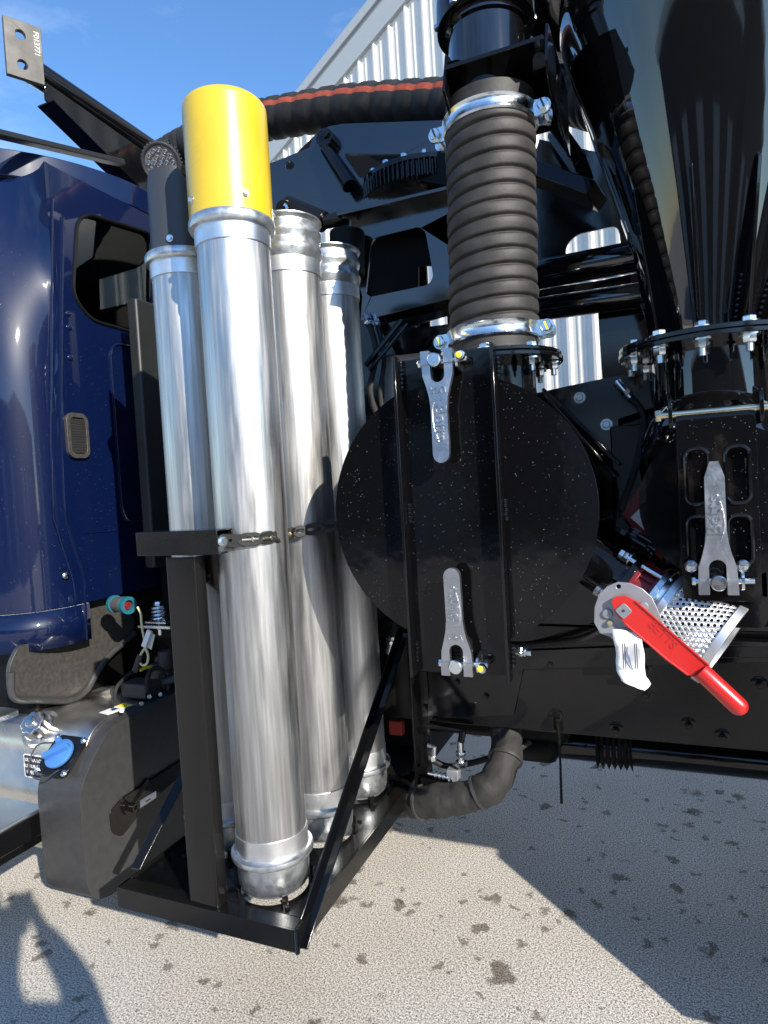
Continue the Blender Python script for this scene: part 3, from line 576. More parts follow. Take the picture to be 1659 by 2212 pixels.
def handle_mesh(tail=.284, tip='round'):
    """lever lying in local xy: fork at the origin, tail towards +y, face towards +z"""
    o = [(.039, .0), (.041, .02), (.039, .058), (.036, .068), (.030, .088), (.0245, .112), (.0215, .14), (.0212, tail - .03)]
    if tip == 'round': end = [(.0212 * cos(t), tail - .022 + .022 * sin(t)) for t in [pi * k / 10 for k in range(11)]]
    else: end = [(.0205, tail - .035), (.009, tail), (-.009, tail), (-.0205, tail - .035)]
    notch = [(-.018, .0), (-.018, .058)] + [(-.018 * cos(t), .058 + .018 * sin(t)) for t in [pi * k / 8 for k in range(1, 8)]] + [(.018, .058), (.018, .0)]
    out = o[:-1] + end + [(-x_, y_) for x_, y_ in reversed(o[:-1])] + notch
    b = B(); b.plate(out, .015)
    b.plate([(-.041, -.004), (-.018, -.004), (-.018, .030), (-.041, .030)], .026, Matrix.Translation((0, 0, -.006))); b.plate([(.018, -.004), (.041, -.004), (.041, .030), (.018, .030)], .026, Matrix.Translation((0, 0, -.006)))
    b.text('Betts', .044, .006, frame((-.002, .178, .0160), (0, 1, 0), (-1, 0, 0), (0, 0, 1)))
    b.text('USA', .022, .006, frame((0, .094, .0158), (1, 0, 0), (0, 1, 0), (0, 0, 1))) if tip == 'round' else None
    sw = [(.010, .125), (.016, .140), (.017, .165), (.013, .195), (.004, .225)]
    b.tube([V(x_, y_, .0155) for x_, y_ in [(p.x, p.y) for p in smooth_path([V(x_, y_, 0) for x_, y_ in sw], 5)]], .0020, 6)
    return b
def pivot(parent, o, up, mark=True):
    """eye bolt, washer, cross pin and nuts at the fork; up = direction from the fork's mouth towards the tail"""
    o = Vector(o); s = 1 if up > 0 else -1
    b = B(); b.cyl(o + V(0, .05, 0), o + V(0, -.030, 0), .0105, n=16); b.lathe([(0, 0), (.0165, 0), (.0175, .003), (.0175, .016), (.015, .019), (0, .019)], axis_frame(o + V(0, -.028, 0), (0, -1, 0)), 24); b.build('eye_bolt', ZINC, parent)
    b = B(); c = o + V(0, -.006, 0); b.cyl(c + V(-.047, 0, 0), c + V(.075, 0, 0), .0065, n=14); b.hexhead(c + V(-.046, 0, 0), (-1, 0, 0), .010, .008)
    b.build('cross_pin', ZINC, parent)
    b = B(); b.plate(rounded([(.0, -.028), (.05, -.018), (.05, .018), (.0, .028)], .01), .006, frame(o + V(.048, .03, .0), (0, -1, 0), (0, 0, 1), (1, 0, 0))); b.build('lug', ZINC, parent)
    b = B(); q_ = o + V(.062, -.016, -.006 * s); b.lathe([(0, 0), (.0125, 0), (.0125, .008), (.010, .013), (0, .014)], axis_frame(q_, (.2, -1, 0)), 20, 0)
    if mark: b.lathe([(0, .0), (.008, .0), (.006, .0012), (0, .0015)], axis_frame(q_ + V(-.001, -.0138, .001), (.2, -1, 0)), 14, 1); b.cyl(q_ + V(0, .05, 0), q_, .007, n=10); b.build('marked_nut', [ZINC, YPEN], parent)
# upper lever: fork at the top, tail down; lower lever: fork at the bottom, tail up
p1 = P(945, 778, y=1.575); p2 = P(991, 1437, y=1.575)
handle_mesh(.278).build('clamp_handle', CAST, hatch, bevel=.0022, label='upper clamp handle pointing down',
    M=frame(p1 + V(.002, 0, .018), (-1, 0, .03), (.035, -.03, -1), (0, -1, .03)))
pivot(hatch, p1 + V(0, .01, -.004), -1)
handle_mesh(.272).build('clamp_handle', CAST, hatch, bevel=.0022, label='lower clamp handle pointing up',
    M=frame(p2 + V(.0, 0, -.018), (1, 0, .0), (.0, -.03, 1), (0, -1, -.03)))
pivot(hatch, p2 + V(0, .01, .004), 1)
# grease fitting at the lower right of the hatch
q = P(1112, 1406, y=1.63); b = B(); b.cyl(q, q + V(.045, -.01, .0), .008, n=12); b.hexhead(q + V(.012, 0, 0), (1, -.2, 0), .013, .010); b.lathe([(0, 0), (.012, 0), (.012, .004), (0, .004)], axis_frame(q + V(.026, -.004, 0), (1, -.2, 0)), 14); b.build('grease_fitting', ZINC, hatch)

# ---- riser pipe, flange, suction hose
HX, HY = -.398, 1.80
b = B(); b.lathe([(.110, 1.70), (.110, 1.918)], Matrix.Translation((HX, HY, 0)), 48)
riser = b.build('riser_pipe', BLACK, T)
b = B(); b.lathe([(.10, 1.918), (.185, 1.918), (.185, 1.929), (.10, 1.929)], Matrix.Translation((HX, HY, 0)), 64); b.lathe([(.10, 1.9325), (.181, 1.9325), (.181, 1.942), (.10, 1.942)], Matrix.Translation((HX, HY, 0)), 64)
b.build('flange', BLACK, riser, bevel=.0015)
for k in range(8):
    a = radians(-96 + 45 * k + 10); B().bolt((HX + .158 * cos(a), HY + .158 * sin(a), 1.942), (0, 0, 1), .0135, True, .026, a=a).build('flange_bolt', ZINC, riser)
def hose_rings(r0, amp, z0, z1, pitch, M, n=56, per=8, plain=.05):
    b = B(); N = int((z1 - z0) / pitch * per); vs_ = []; fs = []
    for j in range(N + 1):
        z = z0 + (z1 - z0) * j / N
        for i in range(n):
            ph = (z / pitch - i / n) % 1.0; e = min(1, max(0, min(z - z0, z1 - z) - plain * .6) / .03)
            q_ = min(ph, 1 - ph); r = r0 + e * (.0011 * sin(z * 31 + 1.3 * sin(6.28 * i / n)) + .0009 * sin(z * 77 + 2.1 * cos(6.28 * i / n))) + amp * e * (.35 * sin(pi * ph) - math.exp(-(q_ / .105) ** 2)) ; a = 2 * pi * i / n; vs_.append((r * cos(a), r * sin(a), z))
    for j in range(N):
        for i in range(n): fs.append((j * n + i, j * n + (i + 1) % n, (j + 1) * n + (i + 1) % n, (j + 1) * n + i))
    fs.append(tuple(N * n + i for i in range(n))); b.add(vs_, fs, M); return b
hz1 = 2.632
HT = HX + .022
SHEAR = Matrix(((1, 0, .032, -.032 * 1.94), (0, 1, 0, 0), (0, 0, 1, 0), (0, 0, 0, 1)))
hose = hose_rings(.120, .0075, 1.944, hz1, .041, SHEAR @ Matrix.Translation((HX, HY, 0)), n=128, per=26, plain=.085).build('suction_hose', RUBBER, T, smooth=80, label='vertical ribbed black suction hose clamped above the large hatch')
def hose_clamp(z, tilt):
    b = B(); pf = [(.119, -.021), (.126, -.021), (.130, -.017), (.126, -.012), (.1245, 0), (.126, .012), (.130, .017), (.126, .021), (.119, .021), (.119, -.021)]
    M = Matrix.Translation((HX + .032 * (z - 1.94), HY, z)) @ Matrix.Rotation(tilt, 4, 'Y'); b.lathe(pf, M, 64)
    c = b.build('hose_clamp', ZINC, hose)
    for s in (-1, 1):
        b = B()
        for yy in (-.024, .024):
            b.plate(rounded([(.115, -.022), (.165, -.018), (.165, .018), (.115, .022)], .015), .007, M @ frame((0, yy + .0035, 0), (s, 0, 0), (0, 0, 1), (0, -s, 0)) if s > 0 else M @ frame((0, yy - .0035, 0), (-1, 0, 0), (0, 0, 1), (0, 1, 0)))
        q_ = M @ V(s * .148, -.03, 0); b.cyl(q_, q_ + V(0, .095, 0), .0075, n=12); b.hexhead(q_, (0, -1, 0), .0165, .013); b.lathe([(0, 0), (.020, 0), (.020, .003), (0, .003)], axis_frame(q_ + V(0, .003, 0), (0, -1, 0)), 18); b.hexhead(q_ + V(0, .066, 0), (0, 1, 0), .015, .012)
        b.box((-.0025, -.0145, -.012), (.0025, -.0125, .012), Matrix.Translation(q_) @ Matrix.Rotation(-.35, 4, 'Y'), 1)
        b.build('clamp_bolt', [ZINC, YPEN if tilt > 0 else ZINC], c) if False else b.build('clamp_bolt', [ZINC, YPEN if z < 2.3 else STEEL], hose)
hose_clamp(2.005, .0); hose_clamp(2.575, .0)
# nozzle above the hose with its square bracket, and the elbow to the hopper
b = B(); b.lathe([(.106, hz1 - .06), (.106, 2.70)], Matrix.Translation((HT, HY, 0)), 48); up_ = b.build('upper_pipe', BLACK, T)
sL, sR = P(955, 127, y=1.66), P(1178, 90, y=1.66); sz = (sL.z + sR.z) / 2
b = B(); b.box((sL.x + .004, 1.66, sz - .010), (sR.x - .004, 2.10, sz)); b.build('bracket_shelf', BLACK, up_, bevel=.0015)
for X_, zl, zh in ((sL.x, .105, .055), (sR.x, .10, .05)):
    b = B(); b.plate([(1.655, sz - zl * .6), (1.72, sz - zl), (2.10, sz - zl), (2.10, sz + .1), (1.70, sz + zh)], .008, frame((X_ - .004, 0, 0), (0, 1, 0), (0, 0, 1), (1, 0, 0))); b.build('bracket_side', BLACK, up_, bevel=.0015)
b = B(); b.lathe([(.103, sz + .001), (.103, 2.815), (.112, 2.82), (.112, 2.835)], Matrix.Translation((HT, HY, 0)), 48); b.build('upper_spool', MIRROR, up_)
pa = [V(HT, HY, 2.83), V(HT, HY + .01, 2.92), V(HT + .005, HY + .06, 3.03), V(HT + .03, HY + .2, 3.13), V(HT + .10, HY + .45, 3.17), V(HT + .3, HY + .8, 3.17)]
B().tube(smooth_path(pa, 7), .132, 40).build('elbow', BLACK, up_)
for k in range(8):
    a = radians(k * 45 + 20); B().hexhead((HT + .128 * cos(a), HY + .128 * sin(a), 2.845), (0, 0, 1), .012, .012).build('bolt', ZINC, up_)

# ---- discharge cone, elbow and small hatch on the right
KX, KY = .150, 2.0
b = B(); b.lathe([(.118, 1.955), (.120, 2.00), (.345, 2.80), (.353, 2.84), (.352, 2.90), (.338, 2.98), (.30, 3.06), (.29, 3.3), (.29, 4.0)], Matrix.Translation((KX, KY, 0)), 96); cone = b.build('hopper_cone', MIRROR, T, smooth=50, label='tall gloss black hopper cone above the small hatch')
for a in (-2.45, -1.75, -1.05, -.35, .5, 2.6):
    d = V(cos(a), sin(a), 0); o = V(KX, KY, 0)
    b = B(); b.plate([(.112, 1.955), (.165, 1.955), (.225, 2.34), (.212, 2.36), (.112, 2.03)], .009, frame(o - d.cross(V(0, 0, 1)) * .0045, d, (0, 0, 1), d.cross(V(0, 0, 1)))); b.build('gusset', BLACK, cone, bevel=.0015)
    b = B(); n_ = d.cross(V(0, 0, 1))
    for k in range(9):
        t = k / 24; b.lathe([(0, -.006), (.005, -.003), (.006, 0), (.005, .003), (0, .006)], Matrix.Translation(o + d * (.121 + .094 * t) + n_ * .007 + V(0, 0, 1.97 + .335 * t)), 6)
    b.build('weld_bead', BLACK, cone, kind='stuff')
b = B(); b.lathe([(.105, 1.925), (.232, 1.925), (.232, 1.937), (.105, 1.937)], Matrix.Translation((KX, KY, 0)), 80); b.lathe([(.105, 1.9395), (.230, 1.9395), (.230, 1.952), (.105, 1.952)], Matrix.Translation((KX, KY, 0)), 80); fl = b.build('cone_flange', BLACK, T, bevel=.0015)
for k in range(12):
    a = radians(k * 30 - 98); B().bolt((KX + .203 * cos(a), KY + .203 * sin(a), 1.952), (0, 0, 1), .0165, True, .027, a=a + .2).build('flange_bolt', ZINC, fl)
b = B(); b.lathe([(.145, 1.50), (.145, 1.925)], Matrix.Translation((KX, KY, 0)), 48); b.lathe([(.172, 0), (.172, .30), (.16, .33)], axis_frame((KX, 1.775, 1.52), (0, 1, 0)), 56)
pr = [(.185 * cos(t), .20 * sin(t)) for t in [-pi / 3 + 5 * pi / 6 * k / 14 for k in range(15)]]; b.lathe(pr, axis_frame((KX - .005, 1.945, 1.625), (0, -.25, 1)), 56)
elb = b.build('discharge_elbow', MIRROR, T)
HC_ = V(KX, 1.755, 1.52)
b = B(); b.lathe([(0, 0), (.186, 0), (.189, .003), (.189, .010), (0, .010)], axis_frame(HC_, (0, -1, 0)), 80); b.ring(HC_ + V(0, .02, 0), (0, -1, 0), .186, .15, .012, 64)
h2 = b.build('small_hatch_door', BLACKW, T, label='small round gloss black hatch door under the hopper cone')
AX0, AX1, AZ0, AZ1 = .052, .218, 1.290, 1.722
holes = [rrect(AX0 + .016, 1.520, AX0 + .066, 1.652, .02), rrect(AX1 - .066, 1.520, AX1 - .016, 1.652, .02), rrect(AX0 + .016, 1.375, AX0 + .066, 1.492, .02), rrect(AX1 - .066, 1.375, AX1 - .016, 1.492, .02)]
b = B(); b.plate(rrect(AX0, AZ0, AX1, AZ1, .012), .008, front((0, 1.700, 0)), holes); b.box((AX0, 1.7005, AZ0), (AX0 + .006, 1.742, AZ1 - .004)); b.box((AX1 - .006, 1.7005, AZ0), (AX1, 1.742, AZ1 - .004)); b.plate([(AX0 + .008, AZ0 + .01), (AX1 - .008, AZ0 + .01), (AX1 - .008, AZ1 - .02), (AX0 + .008, AZ1 - .02)], .004, front((0, 1.713, 0)))
arm = b.build('hatch_arm', BLACK, h2, bevel=.0025, seg=3)
b = B()
for h_ in holes:
    lp = [V(x_, 1.6915, z_) for x_, z_ in h_]; b.tube(lp + [lp[0], lp[1]], .005, 8)
b.build('pressed_rim', BLACK, h2)
b = B(); b.lathe([(.02, 0), (.02, AX1 - AX0)], axis_frame((AX0, 1.722, AZ1 - .004), (1, 0, 0)), 24); b.build('arm_knuckle', BLACK, h2)
b = B(); hz = 1.737; b.cyl((AX0 - .035, 1.712, hz), (AX1 + .05, 1.712, hz), .0085, n=16); b.hexhead((AX0 - .032, 1.712, hz), (-1, 0, 0), .015, .013); b.hexhead((AX1 + .035, 1.712, hz), (1, 0, 0), .018, .016); b.build('hinge_pin', GOLDZ, h2)
for xx in (AX0 - .016, AX1 + .008):
    b = B(); b.plate(rounded([(-1.69, 1.70), (-1.69, 1.775), (-1.80, 1.80), (-1.80, 1.70)], .02), .009, frame((xx, 0, 0), (0, -1, 0), (0, 0, 1), (1, 0, 0))); b.build('hinge_ear', BLACK, h2, bevel=.0015)
b = B(); b.plate(rounded([(.040, 1.225), (.225, 1.225), (.24, 1.30), (.035, 1.30)], .02), .008, front((0, 1.712, 0))); b.build('latch_plate', BLACK, h2, bevel=.0015)
p3 = P(1550, 1250, y=1.655)
handle_mesh(.300, 'cut').build('clamp_handle', CAST, h2, bevel=.0022, label='clamp handle with cut corners on the small hatch', M=frame(p3 + V(.0, 0, -.03), (1, 0, 0), (-.0, -.02, 1), (0, -1, -.02)))
pivot(h2, p3 + V(0, .01, -.006), 1, False)
for s in (-1, 1): B().lathe([(0, 0), (.014, 0), (.014, .012), (.010, .017), (0, .018)], axis_frame(p3 + V(s * .054, .02, .028), (0, -1, 0)), 20).build('rivet', ZINC, h2)
# slide plate and bolts behind
b = B(); plateD(b, [(1168, 846), (1328, 812), (1400, 806), (1412, 880), (1336, 905), (1336, 1002)], 2.14, .010); bp_ = b.build('bracket_plate', PANEL, T, bevel=.0015)
for u, v in ((1252, 859), (1310, 917)): B().bolt(P(u, v, y=2.139), (0, -1, 0), .0125, False).build('bolt', ZINC, bp_)
b = B(); b.beam(P(1175, 842, y=2.05), P(1338, 1003, y=2.05), .010, .06, (0, 1, 0)); b.beam(P(1175, 850, y=2.0), P(1330, 1030, y=2.0), .008, .05, (0, 1, 0)); b.build('diagonal_rib', BLACK, T, bevel=.001)
b = B(); b.box((-.80, 2.27, 1.095), (.12, 2.9, 1.90)); b.box((.10, 2.2, 1.2), (.3, 2.9, 1.95)); b.box((-.18, 2.20, 1.10), (1.2, 2.26, 1.30)); b.box((-.12, 2.1, 1.2), (-.02, 2.9, 1.75)); b.box((.34, 2.28, 1.10), (1.2, 2.9, 1.75)); b.build('body_subframe', BLACK, T, bevel=.004)
b = B(); b.box((-1.0, 2.27, 1.03), (1.2, 2.9, 1.09)); b.build('deck_plate', SATIN, T, bevel=.002)
q = P(1008, 1000, y=2.0); b = B(); b.box((1.21, 2.2, .75), (1.25, 2.3, .9)); b.build('mud_bracket', SATIN, T) if False else None
# right-hand slotted cover low on the frame
b = B()
for k, zz in enumerate((1.135, 1.09)): b.box((.14, 2.07, zz), (.9, 2.159, zz + .018))
b.build('cover_lip', BLACK, T, bevel=.003)
b = B(); plateD(b, [(1600, 1480), (1700, 1470), (1700, 1530), (1600, 1530)], RY - .02, .008); b.build('frame_tab', DEEP, T) if False else None
b = B(); plateD(b, [(1340, 1398), (1700, 1395), (1700, 1420), (1345, 1425)], 2.20, .06); b.build('side_angle', BLACK, T, bevel=.003)

# ---- drain valve and strainer
A0 = P(1292, 1222, y=1.83); A1 = P(1556, 1386, y=1.745); AD = (A1 - A0).normalized(); AL = (A1 - A0).length
def at(t): return A0 + AD * (AL * t)
b = B(); b.cyl(at(-.45), at(.26), .068, n=36); vp = b.build('drain_pipe', BLACK, T)
b = B(); b.ring(at(.255), AD, .088, .05, .018, 40); b.build('pipe_flange', BLACK, vp, bevel=.0015)
vb = B(); vb.cyl(at(.31), at(.46), .070, n=40)
vb.lathe([(.07, 0), (.082, .002), (.082, .014), (.07, .016)], axis_frame(at(.30), AD), 40); vb.lathe([(.07, 0), (.082, .002), (.082, .014), (.07, .016)], axis_frame(at(.44), AD), 40)
xf = axis_frame(at(.385), AD)
for k in range(8):
    a = 2 * pi * k / 8; r_ = xf @ V(.074 * cos(a), .074 * sin(a), 0); vb.beam(r_ - AD * .035, r_ + AD * .035, .006, .010, xf.to_3x3() @ V(cos(a), sin(a), 0))
valve = vb.build('butterfly_valve', REDM, T, bevel=.001, label='maroon butterfly valve with red lever on the drain pipe')
b = B(); b.ring(at(.475), AD, .098, .06, .016, 48); b.lathe([(.06, 0), (.094, 0), (.085, .03), (.060, .035)], axis_frame(at(.507), AD), 44); b.build('strainer_flange', ZINC, valve, bevel=.0015)
for k in range(4):
    a = 2 * pi * k / 4 + .45; o_ = xf.to_3x3() @ V(cos(a), sin(a), 0) * .080
    b = B(); b.cyl(at(.12) + o_, at(.53) + o_, .0075, n=12); b.hexhead(at(.19) + o_, -AD, .0145, .014); b.hexhead(at(.155) + o_, -AD, .0145, .012); b.lathe([(0, 0), (.018, 0), (.018, .004), (0, .004)], axis_frame(at(.205) + o_, AD), 16); b.hexhead(at(.505) + o_, AD, .0145, .012); b.build('stud', ZINC, valve)
for k in range(5):
    b = B(); c_ = P(1352 + 7 * k, 1172 - 8 * abs(k - 2), y=1.84 + .012 * k); b.hexhead(c_, -AD, .013, .02); b.cyl(c_ - AD * .03, c_ + AD * .06, .008, n=10); b.build('flange_stud', BLACK, vp)
# perforated basket: every hole is cut
ST0, ST1 = at(.60), at(1.0); SL = (ST1 - ST0).length; SR0, SR1 = .098, .109
NC, NR = 46, 11; b = B(); Ms = axis_frame(ST0, AD)
for j in range(NR):
    for i in range(NC):
        off = .5 * (j % 2); a_c = 2 * pi * (i + .5 + off) / NC; z_c = SL * (.04 + .92 * (j + .5) / NR); da = pi / NC; dz = SL * .92 / NR / 2
        def S_(ua, uz):
            z_ = z_c + uz; r_ = SR0 + (SR1 - SR0) * z_ / SL; return (r_ * cos(a_c + ua), r_ * sin(a_c + ua), z_)
        ou = [S_(da, 0), S_(da, dz), S_(0, dz), S_(-da, dz), S_(-da, 0), S_(-da, -dz), S_(0, -dz), S_(da, -dz)]
        rh = .0040; inn = [S_(rh / .10 * cos(t), rh * sin(t)) for t in [2 * pi * k / 8 for k in range(8)]]
        b.add(ou + inn, [(k, (k + 1) % 8, 8 + (k + 1) % 8, 8 + k) for k in range(8)], Ms)
so = b.build('strainer_basket', mat('perforated_galvanised_sheet', (.80, .81, .82), .38, metal=.75), valve); md = so.modifiers.new('solid', 'SOLIDIFY'); md.thickness = .0022
b = B(); b.lathe([(SR0 - .003, -.012), (SR0 + .004, -.012), (SR0 + .004, SL * .04), (SR0 - .003, SL * .04), (SR0 - .003, -.012)], Ms, 56); b.lathe([(SR1 - .004, SL * .955), (SR1 + .005, SL * .955), (SR1 + .005, SL * 1.09), (SR1 + .001, SL * 1.10), (SR1 - .004, SL * 1.09), (SR1 - .004, SL * .955)], Ms, 56); b.build('basket_band', ALUB, valve, bevel=.0008)
# quadrant plate and red lever
LY = 1.50
gp = [(1283, 1345), (1284, 1312), (1294, 1283), (1312, 1266), (1335, 1257), (1362, 1260), (1388, 1272), (1408, 1290), (1420, 1315), (1432, 1346), (1400, 1352), (1392, 1366), (1378, 1372), (1366, 1380), (1356, 1388), (1335, 1392), (1318, 1376), (1296, 1368)]
b = B(); hc = P(1336, 1267, y=LY); plateD(b, gp, LY, .006, [[(1336 + 5 * cos(t), 1267 + 5 * sin(t)) for t in [2 * pi * k / 14 for k in range(14)]]]); quad = b.build('quadrant_plate', GREYPL, valve, bevel=.001)
b = B(); c_ = P(1345, 1325, y=LY); b.cyl(c_ + V(0, .012, 0), V(c_.x, c_.y + .16, c_.z + .01), .022, n=24); b.build('valve_neck', REDM, valve)
for u, v in ((1312, 1325), (1389, 1311)): B().lathe([(0, 0), (.012, 0), (.010, .005), (0, .006)], axis_frame(P(u, v, y=LY - .0003), (0, -1, 0)), 18).build('rivet', GREYPL, valve)
lv = [(1321, 1296), (1328, 1289), (1352, 1287), (1372, 1298), (1440, 1358), (1532, 1438), (1507, 1466), (1486, 1458), (1440, 1424), (1395, 1385), (1350, 1347), (1328, 1324)]
b = B(); plateD(b, lv, LY - .016, .009, r=.008)
rim = [P(u, v, y=LY - .017) for u, v in lv]; b.tube(rim[3:6], .0022, 6); b.tube(rim[7:11], .0022, 6)
la, lb_ = P(1405, 1345, y=LY - .0163), P(1450, 1390, y=LY - .0163); dd = (lb_ - la).normalized(); nn = V(0, -1, 0); b.text('BETTS', .026, .0024, frame((la + lb_) / 2 + V(.004, 0, -.004), dd, nn.cross(dd), nn))
b.build('lever', RED, valve, bevel=.002, seg=3)
b = B(); g0, g1 = P(1512, 1448, y=LY - .012), P(1620, 1549, y=LY - .02); L_ = (g1 - g0).length
b.lathe([(0, 0), (.0185, 0), (.0195, .004), (.0195, L_ - .03)] + [(.0195 * cos(t), L_ - .03 + .0195 * sin(t)) for t in [pi / 2 * k / 6 for k in range(1, 7)]], axis_frame(g0, g1 - g0), 28); b.build('lever_grip', RED, valve)
b = B(); b.plate(rrect(-.013, -.013, .013, .013, .005), .004, frame(P(1347, 1319, y=LY - .016), dd, nn.cross(dd), nn)); b.cyl(P(1347, 1319, y=LY - .0195), P(1347, 1319, y=LY - .0215), .003, n=10, mi=1); b.build('square_stem', [GREYPL, INK], valve, bevel=.0008)
q = P(1318, 1345, y=LY - .004); B().hexhead(q, (0, -1, 0), .007, .006).build('stop_screw', GOLDZ, valve)
# red and white part of a decal board behind the small hatch
b = B(); plateD(b, [(1390, 1035), (1398, 1070), (1440, 1130), (1430, 1210), (1395, 1180), (1345, 1110)], 1.98, .006); rb_ = b.build('reflector_board', REDM, T); b = B(); plateD(b, [(1395, 1085), (1410, 1110), (1392, 1145), (1362, 1118)], 1.972, .004); b.build('white_stripe', WHITE, rb_)

# ---- hose loop and fittings under the rail
lp = [P(u, v, y=yy) for u, v, yy in [(790, 1710, 2.34), (850, 1728, 2.28), (905, 1733, 2.22), (960, 1728, 2.2), (1020, 1718, 2.2), (1066, 1690, 2.22), (1090, 1645, 2.26), (1094, 1595, 2.34), (1085, 1545, 2.42), (1070, 1500, 2.45)]]
lp = smooth_path(lp, 8);  rr = [.056 + .0025 * sin(i * .9) + .003 * sin(i * .37) for i in range(len(lp))]
sl = B().tube(lp, rr, 40).build('sleeved_hose', FABRIC, T, smooth=60, label='sagging hose in a grey fabric sleeve below the frame')
tx = bpy.data.textures.new('fabric_folds', 'CLOUDS'); tx.noise_scale = .045; tx.noise_depth = 2; dm_ = sl.modifiers.new('folds', 'DISPLACE'); dm_.texture = tx; dm_.texture_coords = 'LOCAL'; dm_.strength = .022; dm_.mid_level = .5
for i in (17, 34, 49):
    d = (lp[i + 1] - lp[i - 1]).normalized(); B().lathe([(.055, -.005), (.063, -.005), (.063, .005), (.055, .005)], axis_frame(lp[i], d), 24).build('sleeve_tie', PLAST, sl)
b = B(); b.tube([P(922, 1567, y=2.25), P(1000, 1580, y=2.25)], .010, 10); b.tube([P(1000, 1577, y=2.25), P(996, 1602, y=2.25)], .013, 10); ff = b.build('hydraulic_line', SATIN, T)
b = B(); q = P(994, 1600, y=2.25); b.cyl(q, q - V(0, 0, .085), .0125, n=14); b.hexhead(q - V(0, 0, .04), (0, 0, -1), .019, .018); b.hexhead(q - V(0, 0, .075), (0, 0, -1), .022, .022); b.build('hose_fitting', ZINC, ff)
b = B(); q = P(980, 1672, y=2.25); b.box(q - V(.022, .02, .022), q + V(.022, .02, .022)); b.build('tee_block', GREYPL, ff, bevel=.003)
b = B(); q = P(930, 1618, y=2.22); b.tube([P(924, 1610, y=2.22), P(938, 1613, y=2.22), P(936, 1640, y=2.22)], .010, 10); b.hexhead(P(934, 1632, y=2.22), (0, 0, -1), .015, .02); b.build('elbow_fitting', ZINC, ff)
b = B()
for k in range(5): q = P(940 + 9 * k, 1673 + 2 * k, y=2.24); b.lathe([(0, 0), (.014, 0), (.014, .006), (0, .006)], axis_frame(q, (1, 0, -.1)), 12)
b.cyl(P(925, 1670, y=2.24), P(985, 1684, y=2.24), .007, n=10); b.build('drain_cock', ZINC, ff)
b = B(); b.box((-.86, 2.24, .42), (-.72, 2.29, .50)); b.tube(smooth_path([P(1000, 1700, y=2.24), P(985, 1715, y=2.23), P(975, 1700, y=2.22)], 5), .006, 8); b.build('valve_block', BLACK, ff, bevel=.004)
b = B(); b.tube(smooth_path([P(930, 1640, y=2.3), P(980, 1655, y=2.32), (-.55, 2.40, .57), (-.48, 2.45, .60)], 6), .012, 10); b.build('hose_line', RUBBERD, ff)
b = B(); b.tube([P(1203, 1560, y=2.26), P(1207, 1590, y=2.26), P(1210, 1640, y=2.26), P(1213, 1735, y=2.26)], [.007, .006, .004, .005], 8); b.cyl(P(1203, 1550, y=2.27), P(1203, 1575, y=2.27), .012, n=12); b.build('hanging_strap', DEEP, T)
b = B(); q = P(858, 1570, y=2.42); b.box(q - V(.03, .02, .03), q + V(.028, .02, .03)); b2 = B(); b2.box((-1.45, 2.46, .42), (P(912, 1560, y=2.46).x, 2.95, 1.02)); b2.cyl((-1.5, 2.42, .42), (-.93, 2.42, .42), .11, n=28); b2.build('dark_backing_tank', DEEP, T, bevel=.01)  # box and cylinder added as a dark backing behind the tubes
rd = b.build('red_tee', mat('red_air_fitting', (.5, .05, .03), .5), T, bevel=.006)

# ---- boom turret behind the hose
TY = 2.60
b = B(); plateD(b, [(735, 478), (965, 424), (1100, 392), (1100, 615), (965, 648), (778, 694), (782, 640)], TY, .012, [([(803, 515), (905, 490), (918, 500), (936, 598), (925, 615), (800, 641), (790, 632)], .035)])
ped = b.build('turret_pedestal', PANEL, T, bevel=.002)
b = B(); b.beam(P(738, 472, y=TY - .03), P(1100, 386, y=TY - .03), .10, .014, (0, 0, 1)); b.build('pedestal_flange', PANEL, ped, bevel=.002)
b = B(); plateD(b, [(730, 440), (1110, 375), (1110, 572), (904, 574), (904, 705), (758, 710)], 2.98, .01); b.build('dark_backing_sheet', DEEP, T)  # black sheet added so the pedestal cutout reads as deep shade
b = B(); b.box((-1.22, 3.15, 1.9), (-1.02, 3.17, 2.78)); b.box((-1.22, TY + .3, 2.28), (-.6, TY + .32, 2.34)); b.cyl((-1.12, 2.95, 1.1), (-1.12, 2.95, 2.5), .10, n=30); b.cyl((-.86, 3.0, 1.1), (-.86, 3.0, 2.6), .02, n=12); b.build('pedestal_column', DEEP, T)
cp = [(560, 362), (640, 330), (668, 318), (676, 296), (690, 282), (712, 272), (740, 267), (1010, 257), (1010, 420), (740, 470), (585, 456)]
b = B(); plateD(b, cp, 2.72, .014, [([(742, 333), (876, 333), (878, 344), (792, 384), (776, 384)], .02), [(626 + 9 * cos(t), 357 + 9 * sin(t)) for t in [2 * pi * k / 16 for k in range(16)]]])
chk = b.build('boom_cheek_plate', PANEL, T, bevel=.002)
b = B(); plateD(b, [(560, 362), (640, 330), (690, 282), (740, 267), (1010, 257), (1010, 420), (740, 470), (585, 456)], 3.20, .014); b.build('boom_cheek_plate', DEEP, T, bevel=.002)
q = P(706, 303, y=2.70); b = B(); b.cyl(q + V(0, .05, 0), q + V(0, -.03, 0), .042, n=28); b.hexhead(q + V(.012, -.03, .01), (0, -1, 0), .018, .014); b.build('boom_pin', BLACK, chk, bevel=.003)
b = B(); b.tube([P(704, 322, y=2.69), P(755, 402, y=2.66)], [.026, .034], 14); b.build('cheek_rib', BLACK, chk)
b = B(); plateD(b, [(905, 390), (935, 335), (965, 325), (965, 400)], 2.66, .03); b.build('cheek_rib', DEEP, chk)
